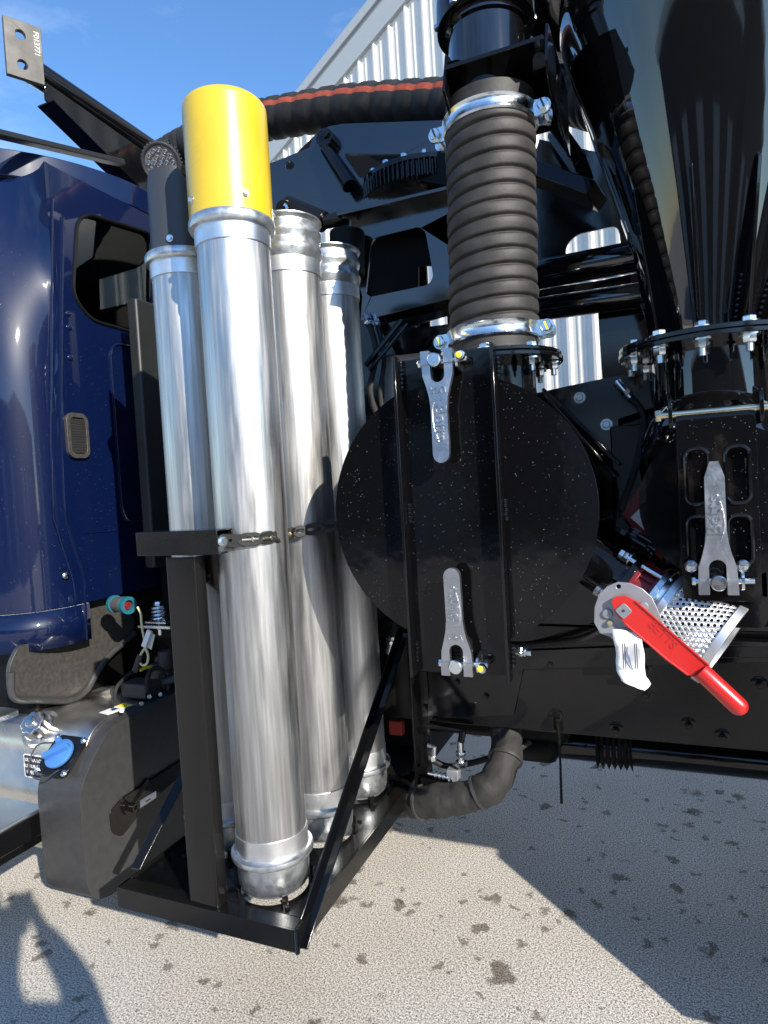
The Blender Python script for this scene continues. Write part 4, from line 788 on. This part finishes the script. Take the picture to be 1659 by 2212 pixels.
# toothed slewing ring
GC = V(-.93, 2.93, 2.945); GRr = .31; nt_ = 84; b = B(); vs_ = []; fs = []
for z_ in (-.035, .03):
    for k in range(nt_ * 4):
        a = 2 * pi * k / (nt_ * 4); r_ = GRr if k % 4 in (0, 1) else GRr - .013; vs_.append((GC.x + r_ * cos(a), GC.y + r_ * sin(a), GC.z + z_))
M4 = nt_ * 4; fs = [(k, (k + 1) % M4, M4 + (k + 1) % M4, M4 + k) for k in range(M4)]; fs += [tuple(range(M4))[::-1], tuple(M4 + k for k in range(M4))]; b.add(vs_, fs)
gear = b.build('slewing_ring', SATIN, T, smooth=20)
B().lathe([(0, 0), (GRr - .004, 0), (GRr - .004, .022), (0, .022)], Matrix.Translation(GC + V(0, 0, .032)), 72).build('ring_cap', BLACK, gear, bevel=.002)
for k in range(20):
    a = 2 * pi * k / 20; B().hexhead(GC + V((GRr - .025) * cos(a), (GRr - .025) * sin(a), .054), (0, 0, 1), .014, .018, a=a).build('ring_bolt', ZINC, gear)
# hydraulic cylinder beside the pedestal
b = B(); b.tube([P(620, 445, y=2.58), P(700, 480, y=2.58)], .045, 18); b.cyl(P(614, 450, y=2.52), P(614, 450, y=2.64), .036, n=20); b.tube([P(700, 480, y=2.58), P(752, 470, y=2.6)], .03, 14); cyl_ = b.build('hydraulic_cylinder', SATIN, T, bevel=.002)
B().ring(P(612, 452, y=2.518), (0, -1, 0), .026, .014, .004, 20).build('snap_ring', ZINC, cyl_)
b = B(); b.cyl(P(750, 600, y=2.55), P(750, 500, y=2.55), .075, n=28); b.build('swivel_motor', DEEP, T, bevel=.01)
B().tube([P(758, 478, y=2.56), P(754, 512, y=2.52)], .006, 8).build('hose_line', GREYPL, T)
# boom suction hose with an orange stripe
bp2 = smooth_path([P(330, 360, y=3.3), P(400, 318, y=3.3), P(490, 280, y=3.25), P(590, 256, y=3.25), P(760, 231, y=3.2), P(950, 222, y=3.1), P(1080, 212, y=2.95), P(1200, 200, y=2.75), P(1290, 214, y=2.6), P(1360, 240, y=2.5)], 26)
rr = [.104 + .004 * (1 if (i % 6) < 4 else -1) for i in range(len(bp2))]
b = B(); b.tube(bp2, rr, 40, mif=lambda k, n, t: 1 if k in (7, 8) and .22 < t < .72 else 0); bh = b.build('boom_hose', [RUBBERD, ORANGE], T, smooth=60, label='ribbed black boom hose with an orange stripe behind the yellow cap')
# right-hand boom support frames: openings show the warehouse
b = B(); plateD(b, [(1120, 440), (1165, 300), (1300, 330), (1420, 300), (1420, 560), (1120, 628)], 2.62, .012, [([(1222, 530), (1245, 506), (1335, 486), (1345, 560), (1222, 588)], .03)])
b.build('boom_support', PANEL, T, bevel=.002)
b = B(); b.beam(P(1150, 372, y=2.45), P(1290, 425, y=2.35), .05, .12, (0, 1, 0)); b.beam(P(1185, 262, y=2.5), P(1262, 372, y=2.45), .05, .14, (0, 1, 0)); b.build('support_strut', BLACK, T, bevel=.003)
b = B(); b.cyl(P(1140, 598, y=2.5), P(1420, 545, y=2.5), .055, n=24); b.cyl(P(1140, 672, y=2.55), P(1420, 632, y=2.55), .045, n=24); b.build('cross_tube', MIRROR, T)
b = B(); plateD(b, [(1140, 615), (1212, 618), (1300, 605), (1420, 580), (1420, 640), (1140, 668)], 2.7, .01, [([(1214, 640), (1300, 622), (1302, 648), (1240, 655), (1216, 652)], .01)]); b.build('web_plate', BLACK, T)
b = B(); plateD(b, [(1290, 650), (1420, 640), (1420, 840), (1302, 832)], 2.6, .012); b.build('end_plate', BLACK, T)
b = B(); b.tube(smooth_path([P(1300, 560, y=2.5), P(1330, 545, y=2.5), P(1390, 530, y=2.5)], 5), .007, 8); b.build('hose_line', RUBBERD, T); b = B(); b.tube([P(1392, 655, y=2.1), P(1432, 780, y=2.1), P(1440, 940, y=2.12)], .012, 10, caps=True); b.build('hose_line', RUBBERD, T)
# dark blower housing and struts behind the tubes
b = B(); b.box((-1.75, 2.75, 1.05), (-.72, 3.6, 2.02)); b.box((-1.75, 2.9, 2.02), (-1.3, 3.5, 2.75)); bl = b.build('blower_housing', DEEP, T, bevel=.02)
b = B(); b.beam(P(735, 700, y=2.5), P(985, 652, y=2.5), .06, .11, (0, 1, 0)); b.build('pedestal_foot', DEEP, T, bevel=.003) if False else None
b = B(); plateD(b, [(770, 694), (1000, 640), (1000, 672), (885, 705), (905, 708), (1000, 695), (1000, 770), (925, 760), (830, 770), (828, 900), (770, 900)], 2.66, .01); b.build('pedestal_foot', BLACK, T, bevel=.002)
b = B(); b.tube([P(790, 790, y=2.45), P(868, 692, y=2.5)], .012, 10); b.tube([P(798, 800, y=2.45), P(880, 700, y=2.5)], .009, 10); b.build('hydraulic_line', SATIN, T)
b = B(); plateD(b, [(828, 772), (960, 745), (960, 900), (824, 900)], 2.70, .012); b.build('white_panel', mat('primer_white_panel', (.5, .5, .5), .5), T)

for pts, r_ in (([(795, 690, 2.58), (812, 760, 2.5), (800, 850, 2.45), (830, 930, 2.42)], .013), ([(812, 690, 2.6), (830, 770, 2.52), (822, 860, 2.46), (850, 960, 2.42)], .010), ([(845, 1395, 2.27), (862, 1300, 2.27), (850, 1200, 2.3)], .014), ([(925, 1398, 2.28), (1100, 1396, 2.28), (1250, 1380, 2.2), (1330, 1340, 2.19)], .011), ([(1150, 880, 2.1), (1220, 960, 2.12), (1330, 1040, 2.12), (1345, 1120, 2.1)], .012), ([(1345, 840, 2.12), (1390, 900, 2.1), (1372, 1010, 2.08), (1340, 1100, 2.08)], .010)):
    w_ = smooth_path([P(u, v, y=yy) for u, v, yy in pts], 7); b = B(); b.tube(w_, r_, 10); hl = b.build('hose_line', RUBBERD, T)
    d = (w_[1] - w_[0]).normalized(); b = B(); b.cyl(w_[0] - d * .03, w_[0] + d * .04, r_ * 1.25, n=12); b.hexhead(w_[0] + d * .012, d, r_ * 1.7, .016); b.build('hose_ferrule', ZINC, hl)
# ---- boom rest beam with the drilled end plate, work lamp
hd = V(.45, .86, .0).normalized()
c0 = P(50, 115, y=2.05); pn = hd.cross(V(0, 0, 1)).normalized()
b = B(); Mp = frame(c0, hd, (0, 0, 1), pn)
b.plate([(-.072, -.120), (.072, -.120), (.072, .120), (-.072, .120)], .022, Mp, [poly(26, .020, -.010, .062), poly(26, .020, -.010, -.062)])
bm = B(); e0 = V(c0.x - .03, c0.y + .06, c0.z - .03); e1 = V(e0.x + .05, 4.3, e0.z - .08)
bm.tube([e0, e1], .055, 24); q0, q1 = e0 + V(0, .03, -.05), e1
bm.plate([(e0.y + .03, e0.z + .0), (e0.y + .03, e0.z - .12), (e0.y + .10, e0.z - .145), (3.3, e0.z - .52), (4.2, e0.z - .6), (4.2, e0.z - .06), (e0.y + .2, e0.z - .02)], .010, frame((e0.x + .03, 0, 0), (0, 1, 0), (0, 0, 1), (1, 0, 0)))
bm.beam((e0.x + .025, e0.y + .04, e0.z - .125), (e0.x + .025, 3.3, e0.z - .525), .10, .008, (0, 0, 1))
rest = bm.build('boom_rest', BLACK, T, bevel=.002)
epl = b.build('end_plate', STEEL, rest, bevel=.002)
b = B(); b.text('F013771', .030, .001, Mp @ frame((.050, .045, .0228), (0, -1, 0), (1, 0, 0), (0, 0, 1))); b.build('chalk_number', CHALK, rest)
b = B(); b.beam(P(-30, 283, x=-2.32), P(262, 352, x=-2.32), .05, .024, (0, 0, 1)); b.build('visor_bar', mat('weathered_grey_bar', (.014, .0155, .0155), .35), T, bevel=.004)
ln = V(.42, -.72, -.52).normalized(); lc = P(348, 352, y=2.05)
b = B(); b.lathe([(.0, -.05), (.05, -.048), (.072, -.03), (.074, 0), (.070, .006), (.064, .004), (.060, -.004)], axis_frame(lc, ln), 40); lampx = b.build('work_lamp', PLAST, T)
for k in range(18):
    a = pi * (k / 17) ; Ml = axis_frame(lc, ln); b = B(); d = Ml.to_3x3() @ V(cos(a), sin(a), 0); b.beam(Ml.translation + d * .066 - ln * .022, Ml.translation + d * .078 - ln * .022, .026, .004, (ln.cross(d))); b.build('cooling_fin', PLAST, lampx)
B().lathe([(0, -.004), (.061, -.004)], axis_frame(lc, ln), 32).build('lamp_reflector', LENS, lampx)
Ml = axis_frame(lc, ln)
for rr_, nn_ in ((.0, 1), (.022, 6), (.045, 12)):
    for k in range(nn_):
        a = 2 * pi * k / nn_; B().lathe([(0, .0), (.009, .001), (.0095, .006), (.0075, .007), (.003, .002), (0, .002)], Ml @ Matrix.Translation((rr_ * cos(a), rr_ * sin(a), -.004)), 10).build('lamp_cup', LREFL, lampx)

# ---- rear of the truck, right of the picture (it shades the yard)
b = B(); b.add([(.80, 1.44, .5), (2.7, 1.44, .5), (2.7, 2.15, .5), (.80, 2.15, .5), (.91, 1.51, 1.03), (2.7, 1.51, 1.03), (2.7, 2.15, 1.03), (.91, 2.15, 1.03)], [(0, 3, 2, 1), (4, 5, 6, 7), (0, 1, 5, 4), (1, 2, 6, 5), (2, 3, 7, 6), (3, 0, 4, 7)]); tb_ = b.build('rear_shade_box', BLACK, T, bevel=.01)  # unseen box, its leaning edge shaped to cast the yard's shadow edge
B().box((.62, 1.42, 1.14), (2.7, 2.2, 1.30)).build('rear_shade_rail', BLACK, T, bevel=.02)  # unseen rail, added to shade the yard farther back
b = B(); b.lathe([(0, 0), (.8, .0), (.98, .12), (.98, 4.6), (.8, 4.75), (0, 4.75)], axis_frame((1.3, 2.73, 2.25), (1, 0, 0)), 64); b.box((1.3, 2.2, 1.03), (6.0, 3.2, 1.35)); b.build('debris_tank', BLACK, T)
for xx in (3.5, 4.85):
    b = B(); b.lathe([(.30, 0), (.44, 0), (.52, .04), (.52, .24), (.44, .28), (.30, .28), (.28, .1), (.1, .12), (0, .12)], axis_frame((xx, 1.95, .52), (0, -1, 0)) @ Matrix.Translation((0, 0, 0)), 40); b.build('rear_wheel', TYRE, T)

# ------------------------------------------------------------------ suction tubes standing in the rack
TR = .1016
TG = 'aluminium suction tubes standing in the pipe rack'
TL = ['aluminium tube with a yellow cap nearest the photographer', 'aluminium tube with open galvanised top just behind the yellow capped one',
      'aluminium tube with open galvanised top nearest the large round hatch', 'aluminium tube under a black cap beside the blue cab']
me_t = B().lathe([(TR - .003, .03), (TR, .03), (TR, 1.84), (TR - .003, 1.84)], None, 72).mesh('tube', ALU)
me_b = B().lathe([(TR, .112), (TR + .003, .112), (TR + .003, .165), (TR, .165)], None, 72).mesh('collar', ALUB)
me_c = B().lathe([(TR, 1.822), (TR + .004, 1.822), (TR + .004, 1.868), (TR, 1.868)], None, 72).mesh('collar', ALUB)
me_f = B().lathe([(.082, .002), (.091, .0), (.097, .006), (.101, .02), (.1035, .05), (.104, .088), (.112, .089), (.118, .094), (.1195, .101), (.118, .108), (.112, .112), (.104, .1125)], None, 72).mesh('end_ferrule', GALV)
gt = [(.104, 1.866), (.106, 1.873), (.112, 1.890), (.1135, 1.899), (.112, 1.908), (.1065, 1.922), (.1065, 1.930), (.112, 1.943), (.1135, 1.951), (.112, 1.960), (.107, 1.972), (.107, 1.983), (.112, 1.990), (.1165, 1.994), (.1165, 1.998), (.113, 1.999), (.105, 1.990), (.102, 1.90)]
me_g = B().lathe(gt, None, 72).mesh('top_ferrule', GALV)
me_r = B().lathe([(.104, 1.868), (.117, 1.870), (.120, 1.876), (.120, 1.890), (.116, 1.898), (.104, 1.899)], None, 72).mesh('bead_ring', GALV)
tubes = []
for i, (c, lab) in enumerate(zip(TUBES, TL)):
    o = V(c[0], c[1], RZ + .004); th = thing('suction_tube', o, lab, 'tube', TG); tubes.append(th); M = Matrix.Translation(o) @ Matrix.Rotation(i * 1.3, 4, 'Z')
    for nm, me in (('tube', me_t), ('collar', me_b), ('collar', me_c), ('end_ferrule', me_f)): link(nm, me, th, M=M)
    link('top_ferrule' if i in (1, 2) else 'bead_ring', me_g if i in (1, 2) else me_r, th, M=M)
o = V(TUBES[0][0], TUBES[0][1], RZ + .004)
cr_ = .1165; pf = [(cr_ - .004, 1.897), (cr_, 1.897), (cr_, 2.20)] + [(cr_ - .022 + .022 * cos(t), 2.20 + .022 * sin(t)) for t in [pi / 2 * k / 6 for k in range(1, 7)]] + [(0, 2.222)]
ycap = B().lathe(pf, Matrix.Translation(o), 80).build('yellow_cap', YELLOW, tubes[0], label='bright yellow steel cap')
for a in (-2.02, -.62, .8, 2.3):
    d = V(cos(a), sin(a), 0); b = B(); b.lathe([(0, 0), (.010, 0), (.010, .002), (0, .002)], axis_frame(o + d * cr_ + V(0, 0, 1.935), d), 16); b.hexhead(o + d * (cr_ + .002) + V(0, 0, 1.935), d, .0082, .007); b.build('cap_screw', ZINC, ycap)
o3 = V(TUBES[3][0], TUBES[3][1], RZ + .004)
CAPD = mat('dark_grey_steel_cap', (.035, .038, .045), .42, bump=.05, bscale=80)
b = B(); v0 = math.atan2(-o3.y, -o3.x); qa, qb = P(322, 530, y=1.63), P(398, 530, y=1.63)
rc_ = .098; rows = []
n_ = 16; a0_, a1_ = v0 - .70, v0 + 1.05
a0_, a1_ = v0 - 1.45, v0 + .35
for ri in (rc_, rc_ - .006):
    for zz in (0, 1):
        for k in range(n_ + 1):
            t = k / n_; a = a0_ + (a1_ - a0_) * t; topz = 2.145 - .055 * max(0, 1 - t / .18) - .055 * max(0, 1 - (1 - t) / .22); b.v.append(tuple(o3 + V(ri * cos(a), ri * sin(a), 1.875 if zz == 0 else topz)))
m_ = n_ + 1
for k in range(n_):
    for A_, B2 in ((0, 1), (3, 2)): b.f.append((A_ * m_ + k, A_ * m_ + k + 1, B2 * m_ + k + 1, B2 * m_ + k))
    b.f.append((m_ + k, m_ + k + 1, 3 * m_ + k + 1, 3 * m_ + k)); b.f.append((k, 2 * m_ + k, 2 * m_ + k + 1, k + 1))
for k in (0, n_): b.f.append((k, m_ + k, 3 * m_ + k, 2 * m_ + k))
b.mi = [0] * len(b.f)
bc = b.build('black_cap', CAPD, tubes[3], bevel=.001, label='dark half round cap with cut top corners')
a = v0 - .38; d = V(cos(a), sin(a), 0); b = B(); b.lathe([(0, 0), (.011, 0), (.011, .003), (0, .003)], axis_frame(o3 + d * rc_ + V(0, 0, 1.925), d), 16); b.hexhead(o3 + d * (rc_ + .003) + V(0, 0, 1.925), d, .0085, .007); b.build('cap_screw', ZINC, bc)

# rubber strap of links round the tubes
strap = thing('rubber_strap', P(470, 1170, y=1.42), 'black rubber link strap stretched across the aluminium tubes', 'strap')
def around(u, v, c, off=.012):
    d = rt * ((u - 829.46) / FPX) - upv * ((v - 1105.84) / FPX) + fwd; R_ = TR + off
    a = d.x ** 2 + d.y ** 2; bb = -2 * (d.x * c[0] + d.y * c[1]); cc = c[0] ** 2 + c[1] ** 2 - R_ ** 2; disc = bb * bb - 4 * a * cc
    t = (-bb - math.sqrt(max(disc, 0))) / (2 * a); return V(d.x * t, d.y * t, d.z * t + CAM_Z)
sp = [P(466, 1166, y=1.425), around(505, 1167, TUBES[0]), around(535, 1166, TUBES[0]), around(566, 1163, TUBES[0]), around(592, 1160, TUBES[0])]
sp += [around(636, 1150, TUBES[1]), around(662, 1145, TUBES[1]), around(690, 1141, TUBES[1]), P(722, 1136, y=1.80), P(760, 1128, y=1.9)]
spp = smooth_path(sp, 6); cum = [0]
for i in range(1, len(spp)): cum.append(cum[-1] + (spp[i] - spp[i - 1]).length)
def along(s):
    for i in range(1, len(spp)):
        if cum[i] >= s: t = (s - cum[i - 1]) / max(1e-9, cum[i] - cum[i - 1]); return spp[i - 1].lerp(spp[i], t), (spp[i] - spp[i - 1]).normalized()
    return spp[-1], (spp[-1] - spp[-2]).normalized()
LP = .058; s = .06; k = 0
b = B(); p_, d_ = along(.0); q_, _ = along(.075); mid, dm = along(.04); n_ = dm.cross(V(0, 0, 1)).normalized()
b.plate(rounded([(-.045, -.017), (.045, -.017), (.045, .017), (-.045, .017)], .008), .006, frame(mid, dm, n_.cross(dm).normalized() * (1), n_), [poly(10, .005, -.02, 0), poly(10, .005, .0, 0)]); b.build('strap_end', RUBBERD, strap, bevel=.001)
while s < cum[-1] - .04:
    a_, _ = along(s); c_, _ = along(s + LP * 1.18); mid = (a_ + c_) / 2; dm = (c_ - a_).normalized(); n_ = dm.cross(V(0, 0, 1)).normalized(); L2 = (c_ - a_).length / 2
    tw = Matrix.Rotation(.5 * (1 if k % 2 else -1) * .5, 4, 'X')
    b = B(); out = rounded([(-L2, -.010), (-L2 * .5, -.018), (L2 * .5, -.018), (L2, -.010), (L2, .010), (L2 * .5, .018), (-L2 * .5, .018), (-L2, .010)], .006)
    b.plate(out, .010, frame(mid, dm, n_.cross(dm), n_) @ tw @ Matrix.Translation((0, 0, -.005)), [rrect(-L2 * .62, -.0065, L2 * .62, .0065, .005)])
    b.build('strap_link', RUBBERD, strap, bevel=.0015)
    if k in (0, 1, 3, 4): b = B(); b.tube([mid - dm * .022 + n_ * .006, mid + dm * .022 + n_ * .006], .004, 8); b.hexhead(mid + dm * .004 + n_ * .006, dm, .008, .006); b.build('brass_pin', GOLDZ, strap)
    s += LP; k += 1

# paper tag on the valve
tagt = thing('paper_tag', P(1365, 1365, y=LY - .02), 'crumpled white paper tag hanging from the red valve lever plate', 'tag')
ctr = [(1352, 1362, 0), (1356, 1385, -.008), (1361, 1410, -.003), (1361, 1435, .004), (1364, 1456, -.004), (1374, 1474, -.012), (1384, 1490, -.018)]; b = B(); vs_ = []; fs = []
cs = smooth_path([P(u, v, y=LY - .012 + d) for u, v, d in ctr], 5)
for i, p_ in enumerate(cs):
    w_ = .030 if i < len(cs) - 5 else .030 - .0045 * (i - len(cs) + 6)
    for k in range(7): t = k / 6 - .5; vs_.append(p_ + V(t * 2 * w_ * .98, .004 * sin(t * 4 + i * .25) + .0015 * sin(i * .6 + k), .0015 * sin(i * .9 + k) - .006 * t))
for i in range(len(cs) - 1):
    for k in range(6): fs.append((i * 7 + k, i * 7 + k + 1, (i + 1) * 7 + k + 1, (i + 1) * 7 + k))
b.add(vs_, fs); so = b.build('tag_sheet', PAPER, tagt, smooth=80); so.modifiers.new('solid', 'SOLIDIFY').thickness = .0012
b = B()
for k, (u0, u1) in enumerate(((1344, 1346), (1349, 1351), (1370, 1372), (1374, 1376))):
    pts = [P(u0, 1390, y=LY - .028), P(u1, 1420, y=LY - .024), P(u1 + 1, 1445, y=LY - .02)]; b.tube(pts, .0009, 4)
b.build('printed_lines', INK, tagt)

# ------------------------------------------------------------------ rain drops on the paint and metal
def drops(name, parent, fn, n, r0=.0008, r1=.0021, seed=1):
    r_ = random.Random(seed); b = B(); r0, r1 = min(r0, .0006), min(r1, .0013)
    for _ in range(n):
        q = fn(r_)
        if q is None: continue
        p_, nrm = q; rad = r0 + (r1 - r0) * r_.random() ** 2.2
        b.lathe([(rad, 0), (rad * .82, rad * .42), (rad * .4, rad * .66), (0, rad * .72)], axis_frame(p_, nrm), 6)
    b.build(name, DROP, parent, smooth=180, kind='stuff')
cl = [(r_.uniform(-.3, .3), r_.uniform(-.3, .3)) for r_ in [random.Random(5)] for _ in range(26)]
def lid_pt(r_):
    if r_.random() < .55: c_ = r_.choice(cl); dx, dz = c_[0] + r_.gauss(0, .05), c_[1] + r_.gauss(0, .07)
    else: dx, dz = r_.uniform(-.35, .35), r_.uniform(-.35, .35)
    x_, z_ = LC.x + dx, LC.z + dz
    if hypot(dx, dz) > LR - .006: return None
    for xx in (SB0, SB1):
        if abs(x_ - xx) < .008: return None
    return V(x_, 1.6122 if SB0 < x_ < SB1 else 1.6197, z_), V(0, -1, 0)
drops('water_drops', hatch, lid_pt, 900, seed=2)
def cone_pt(r_):
    a = r_.uniform(-pi * .95, .0); t = r_.random() ** .7; z_ = 2.05 + t * .74; rad = .120 + .225 * (z_ - 2.03) / .77
    if int((a + 4) * 9) % 3 == 0: return None
    return V(KX + rad * cos(a), KY + rad * sin(a), z_), V(cos(a), sin(a), -.28)
drops('water_drops', cone, cone_pt, 700, seed=3)
def cab_pt(r_):
    y_, z_ = r_.uniform(1.96, 2.35), r_.uniform(1.22, 2.3); return V(CX + .0005, y_, z_), V(1, 0, 0)
drops('water_drops', cabp, cab_pt, 360, .0012, .0032, 4)
def cor_pt(r_):
    a = radians(r_.uniform(5, 85)); z_ = r_.uniform(1.2, 2.6); return V(CX - CR + CR * cos(a), CY0 + CR - CR * sin(a), z_), V(cos(a), -sin(a), 0)
drops('water_drops', cabp, cor_pt, 420, .0012, .003, 6)
def arm_pt(r_):
    x_, z_ = r_.uniform(AX0 + .005, AX1 + .1), r_.uniform(1.3, 1.72)
    if x_ < AX1: return V(x_, 1.6915, z_), V(0, -1, 0)
    return (V(x_, 1.7445, z_), V(0, -1, 0)) if hypot(x_ - HC_.x, z_ - HC_.z) < .18 else None
drops('water_drops', h2, arm_pt, 260, .001, .0026, 8)

# ------------------------------------------------------------------ the photographer, whose shadow lies on the yard
def skinned(name, joints, edges, mt, parent, sub=2):
    me = bpy.data.meshes.new(name); me.from_pydata([j[0] for j in joints], edges, []); o = bpy.data.objects.new(name, me); COL.objects.link(o); me.materials.append(mt)
    sk = o.modifiers.new('skin', 'SKIN'); sk.use_smooth_shade = True; ly = me.skin_vertices[0] if me.skin_vertices else None
    if ly is None: return o
    for i, j in enumerate(joints): ly.data[i].radius = (j[1], j[1] if len(j) < 3 else j[2]); 
    ly.data[0].use_root = True
    sb = o.modifiers.new('sub', 'SUBSURF'); sb.levels = sub; sb.render_levels = sub
    o.parent = parent; o.matrix_parent_inverse = Matrix.Translation(-LOC[parent.name]); return o
fh = Vector((-sin(YAW), cos(YAW), 0)); rh_ = Vector((cos(YAW), sin(YAW), 0))
def L(r_, f_, z_): return rh_ * (r_ + .11 * min(1, max(0, -f_ - .03) / .2)) + fh * f_ + V(0, 0, z_)
base = L(.02, -.42, 0); person = thing('person', base, 'person in a dark jacket holding a phone up to photograph the truck', 'person')
J = [(L(.02, -.44, .98), .13, .10), (L(.02, -.44, 1.14), .125, .095), (L(.02, -.42, 1.32), .15, .10), (L(.02, -.40, 1.44), .085, .07), (L(.02, -.37, 1.53), .055, .055), (L(.02, -.33, 1.60), .075, .085), (L(.02, -.33, 1.68), .072, .088), (L(.02, -.335, 1.75), .045, .055)]
E_ = [(i, i + 1) for i in range(7)]
for s in (-1, 1):
    k = len(J)
    J += [(L(.02 + s * .17, -.40, 1.42), .055), (L(.02 + s * .27, -.33, 1.22), .042), (L(.02 + s * .19, -.17, 1.40), .033), (L(s * .085, -.055, 1.555), .024), (L(s * .078, -.038, 1.60), .024)]
    E_ += [(3, k), (k, k + 1), (k + 1, k + 2), (k + 2, k + 3), (k + 3, k + 4)]
    k2 = len(J)
    J += [(L(.02 + s * .095, -.44, .90), .085), (L(.02 + s * .11, -.41, .50), .06), (L(.02 + s * .12, -.44, .12), .042), (L(.02 + s * .13, -.36, .045), .04), (L(.02 + s * .14, -.28, .035), .03)]
    E_ += [(0, k2), (k2, k2 + 1), (k2 + 1, k2 + 2), (k2 + 2, k2 + 3), (k2 + 3, k2 + 4)]
body = skinned('body', J, E_, SKIN, person)
for s in (-1, 1):
    for f_, (dz, ln_) in enumerate(((.030, .052), (.012, .058), (-.006, .054), (-.022, .044))):
        a_ = L(s * .082, -.036, 1.60 + dz); b_ = L(s * .072, -.020, 1.602 + dz); c_ = L(s * .052, -.023, 1.602 + dz)
        skinned('finger', [(a_, .0085), (b_, .0082), (c_, .0075)], [(0, 1), (1, 2)], SKIN, body if False else person)
    skinned('thumb', [(L(s * .078, -.045, 1.58), .010), (L(s * .064, -.046, 1.595), .0095), (L(s * .048, -.036, 1.612), .0085)], [(0, 1), (1, 2)], SKIN, person)
JJ = [(L(.02, -.44, .93), .20, .14), (L(.02, -.44, 1.10), .20, .14), (L(.02, -.42, 1.30), .215, .14), (L(.02, -.40, 1.44), .10, .09), (L(.02, -.385, 1.49), .07, .07)]
EE = [(0, 1), (1, 2), (2, 3), (3, 4)]
for s in (-1, 1):
    k = len(JJ); JJ += [(L(.02 + s * .18, -.40, 1.41), .09), (L(.02 + s * .27, -.33, 1.22), .078), (L(.02 + s * .19, -.17, 1.40), .058), (L(s * .105, -.08, 1.52), .038)]; EE += [(3, k), (k, k + 1), (k + 1, k + 2), (k + 2, k + 3)]
skinned('jacket', JJ, EE, CLOTH, person)
JT = [(L(.02, -.44, .98), .15, .115)]; ET = []
for s in (-1, 1):
    k = len(JT); JT += [(L(.02 + s * .095, -.44, .86), .10), (L(.02 + s * .11, -.41, .50), .08), (L(.02 + s * .12, -.44, .13), .065)]; ET += [(0, k), (k, k + 1), (k + 1, k + 2)]
skinned('trousers', JT, ET, DENIM, person)
for s in (-1, 1):
    skinned('shoe', [(L(.02 + s * .12, -.47, .05), .045), (L(.02 + s * .13, -.37, .045), .045), (L(.02 + s * .14, -.25, .035), .034)], [(0, 1), (1, 2)], TYRE, person)
skinned('hair', [(L(.02, -.37, 1.62), .07, .07), (L(.02, -.36, 1.72), .085, .085), (L(.02, -.32, 1.77), .06, .07)], [(0, 1), (1, 2)], HAIR, person)
b = B()
for s in (-1, 1): b.lathe([(0, 0), (.011, .002), (.008, .008), (0, .011)], axis_frame(L(.02 + s * .032, -.247, 1.665), fh), 12)
b.build('eye', INK, person); b = B(); b.lathe([(0, 0), (.017, .0), (.010, .02), (0, .026)], axis_frame(L(.02, -.250, 1.635), fh + V(0, 0, -.3)), 12); b.build('nose', SKIN, person)
b = B(); b.box((-.022, 0, -.004), (.022, .004, .004), Matrix.Translation(L(.02, -.253, 1.598)) @ Matrix.Rotation(YAW, 4, 'Z')); b.build('mouth', REDM, person)
phone = thing('phone', L(0, -.018, CAM_Z), 'black smartphone held up in both hands by the photographer', 'phone')
b = B(); b.plate(rrect(-.0385, -.078, .0385, .078, .012), .008, frame(V(0, 0, CAM_Z) - fwd * .020, rt, upv, -fwd) @ Matrix.Translation((.018, -.05, -.004))); b.build('phone_case', INK, phone, bevel=.0015)
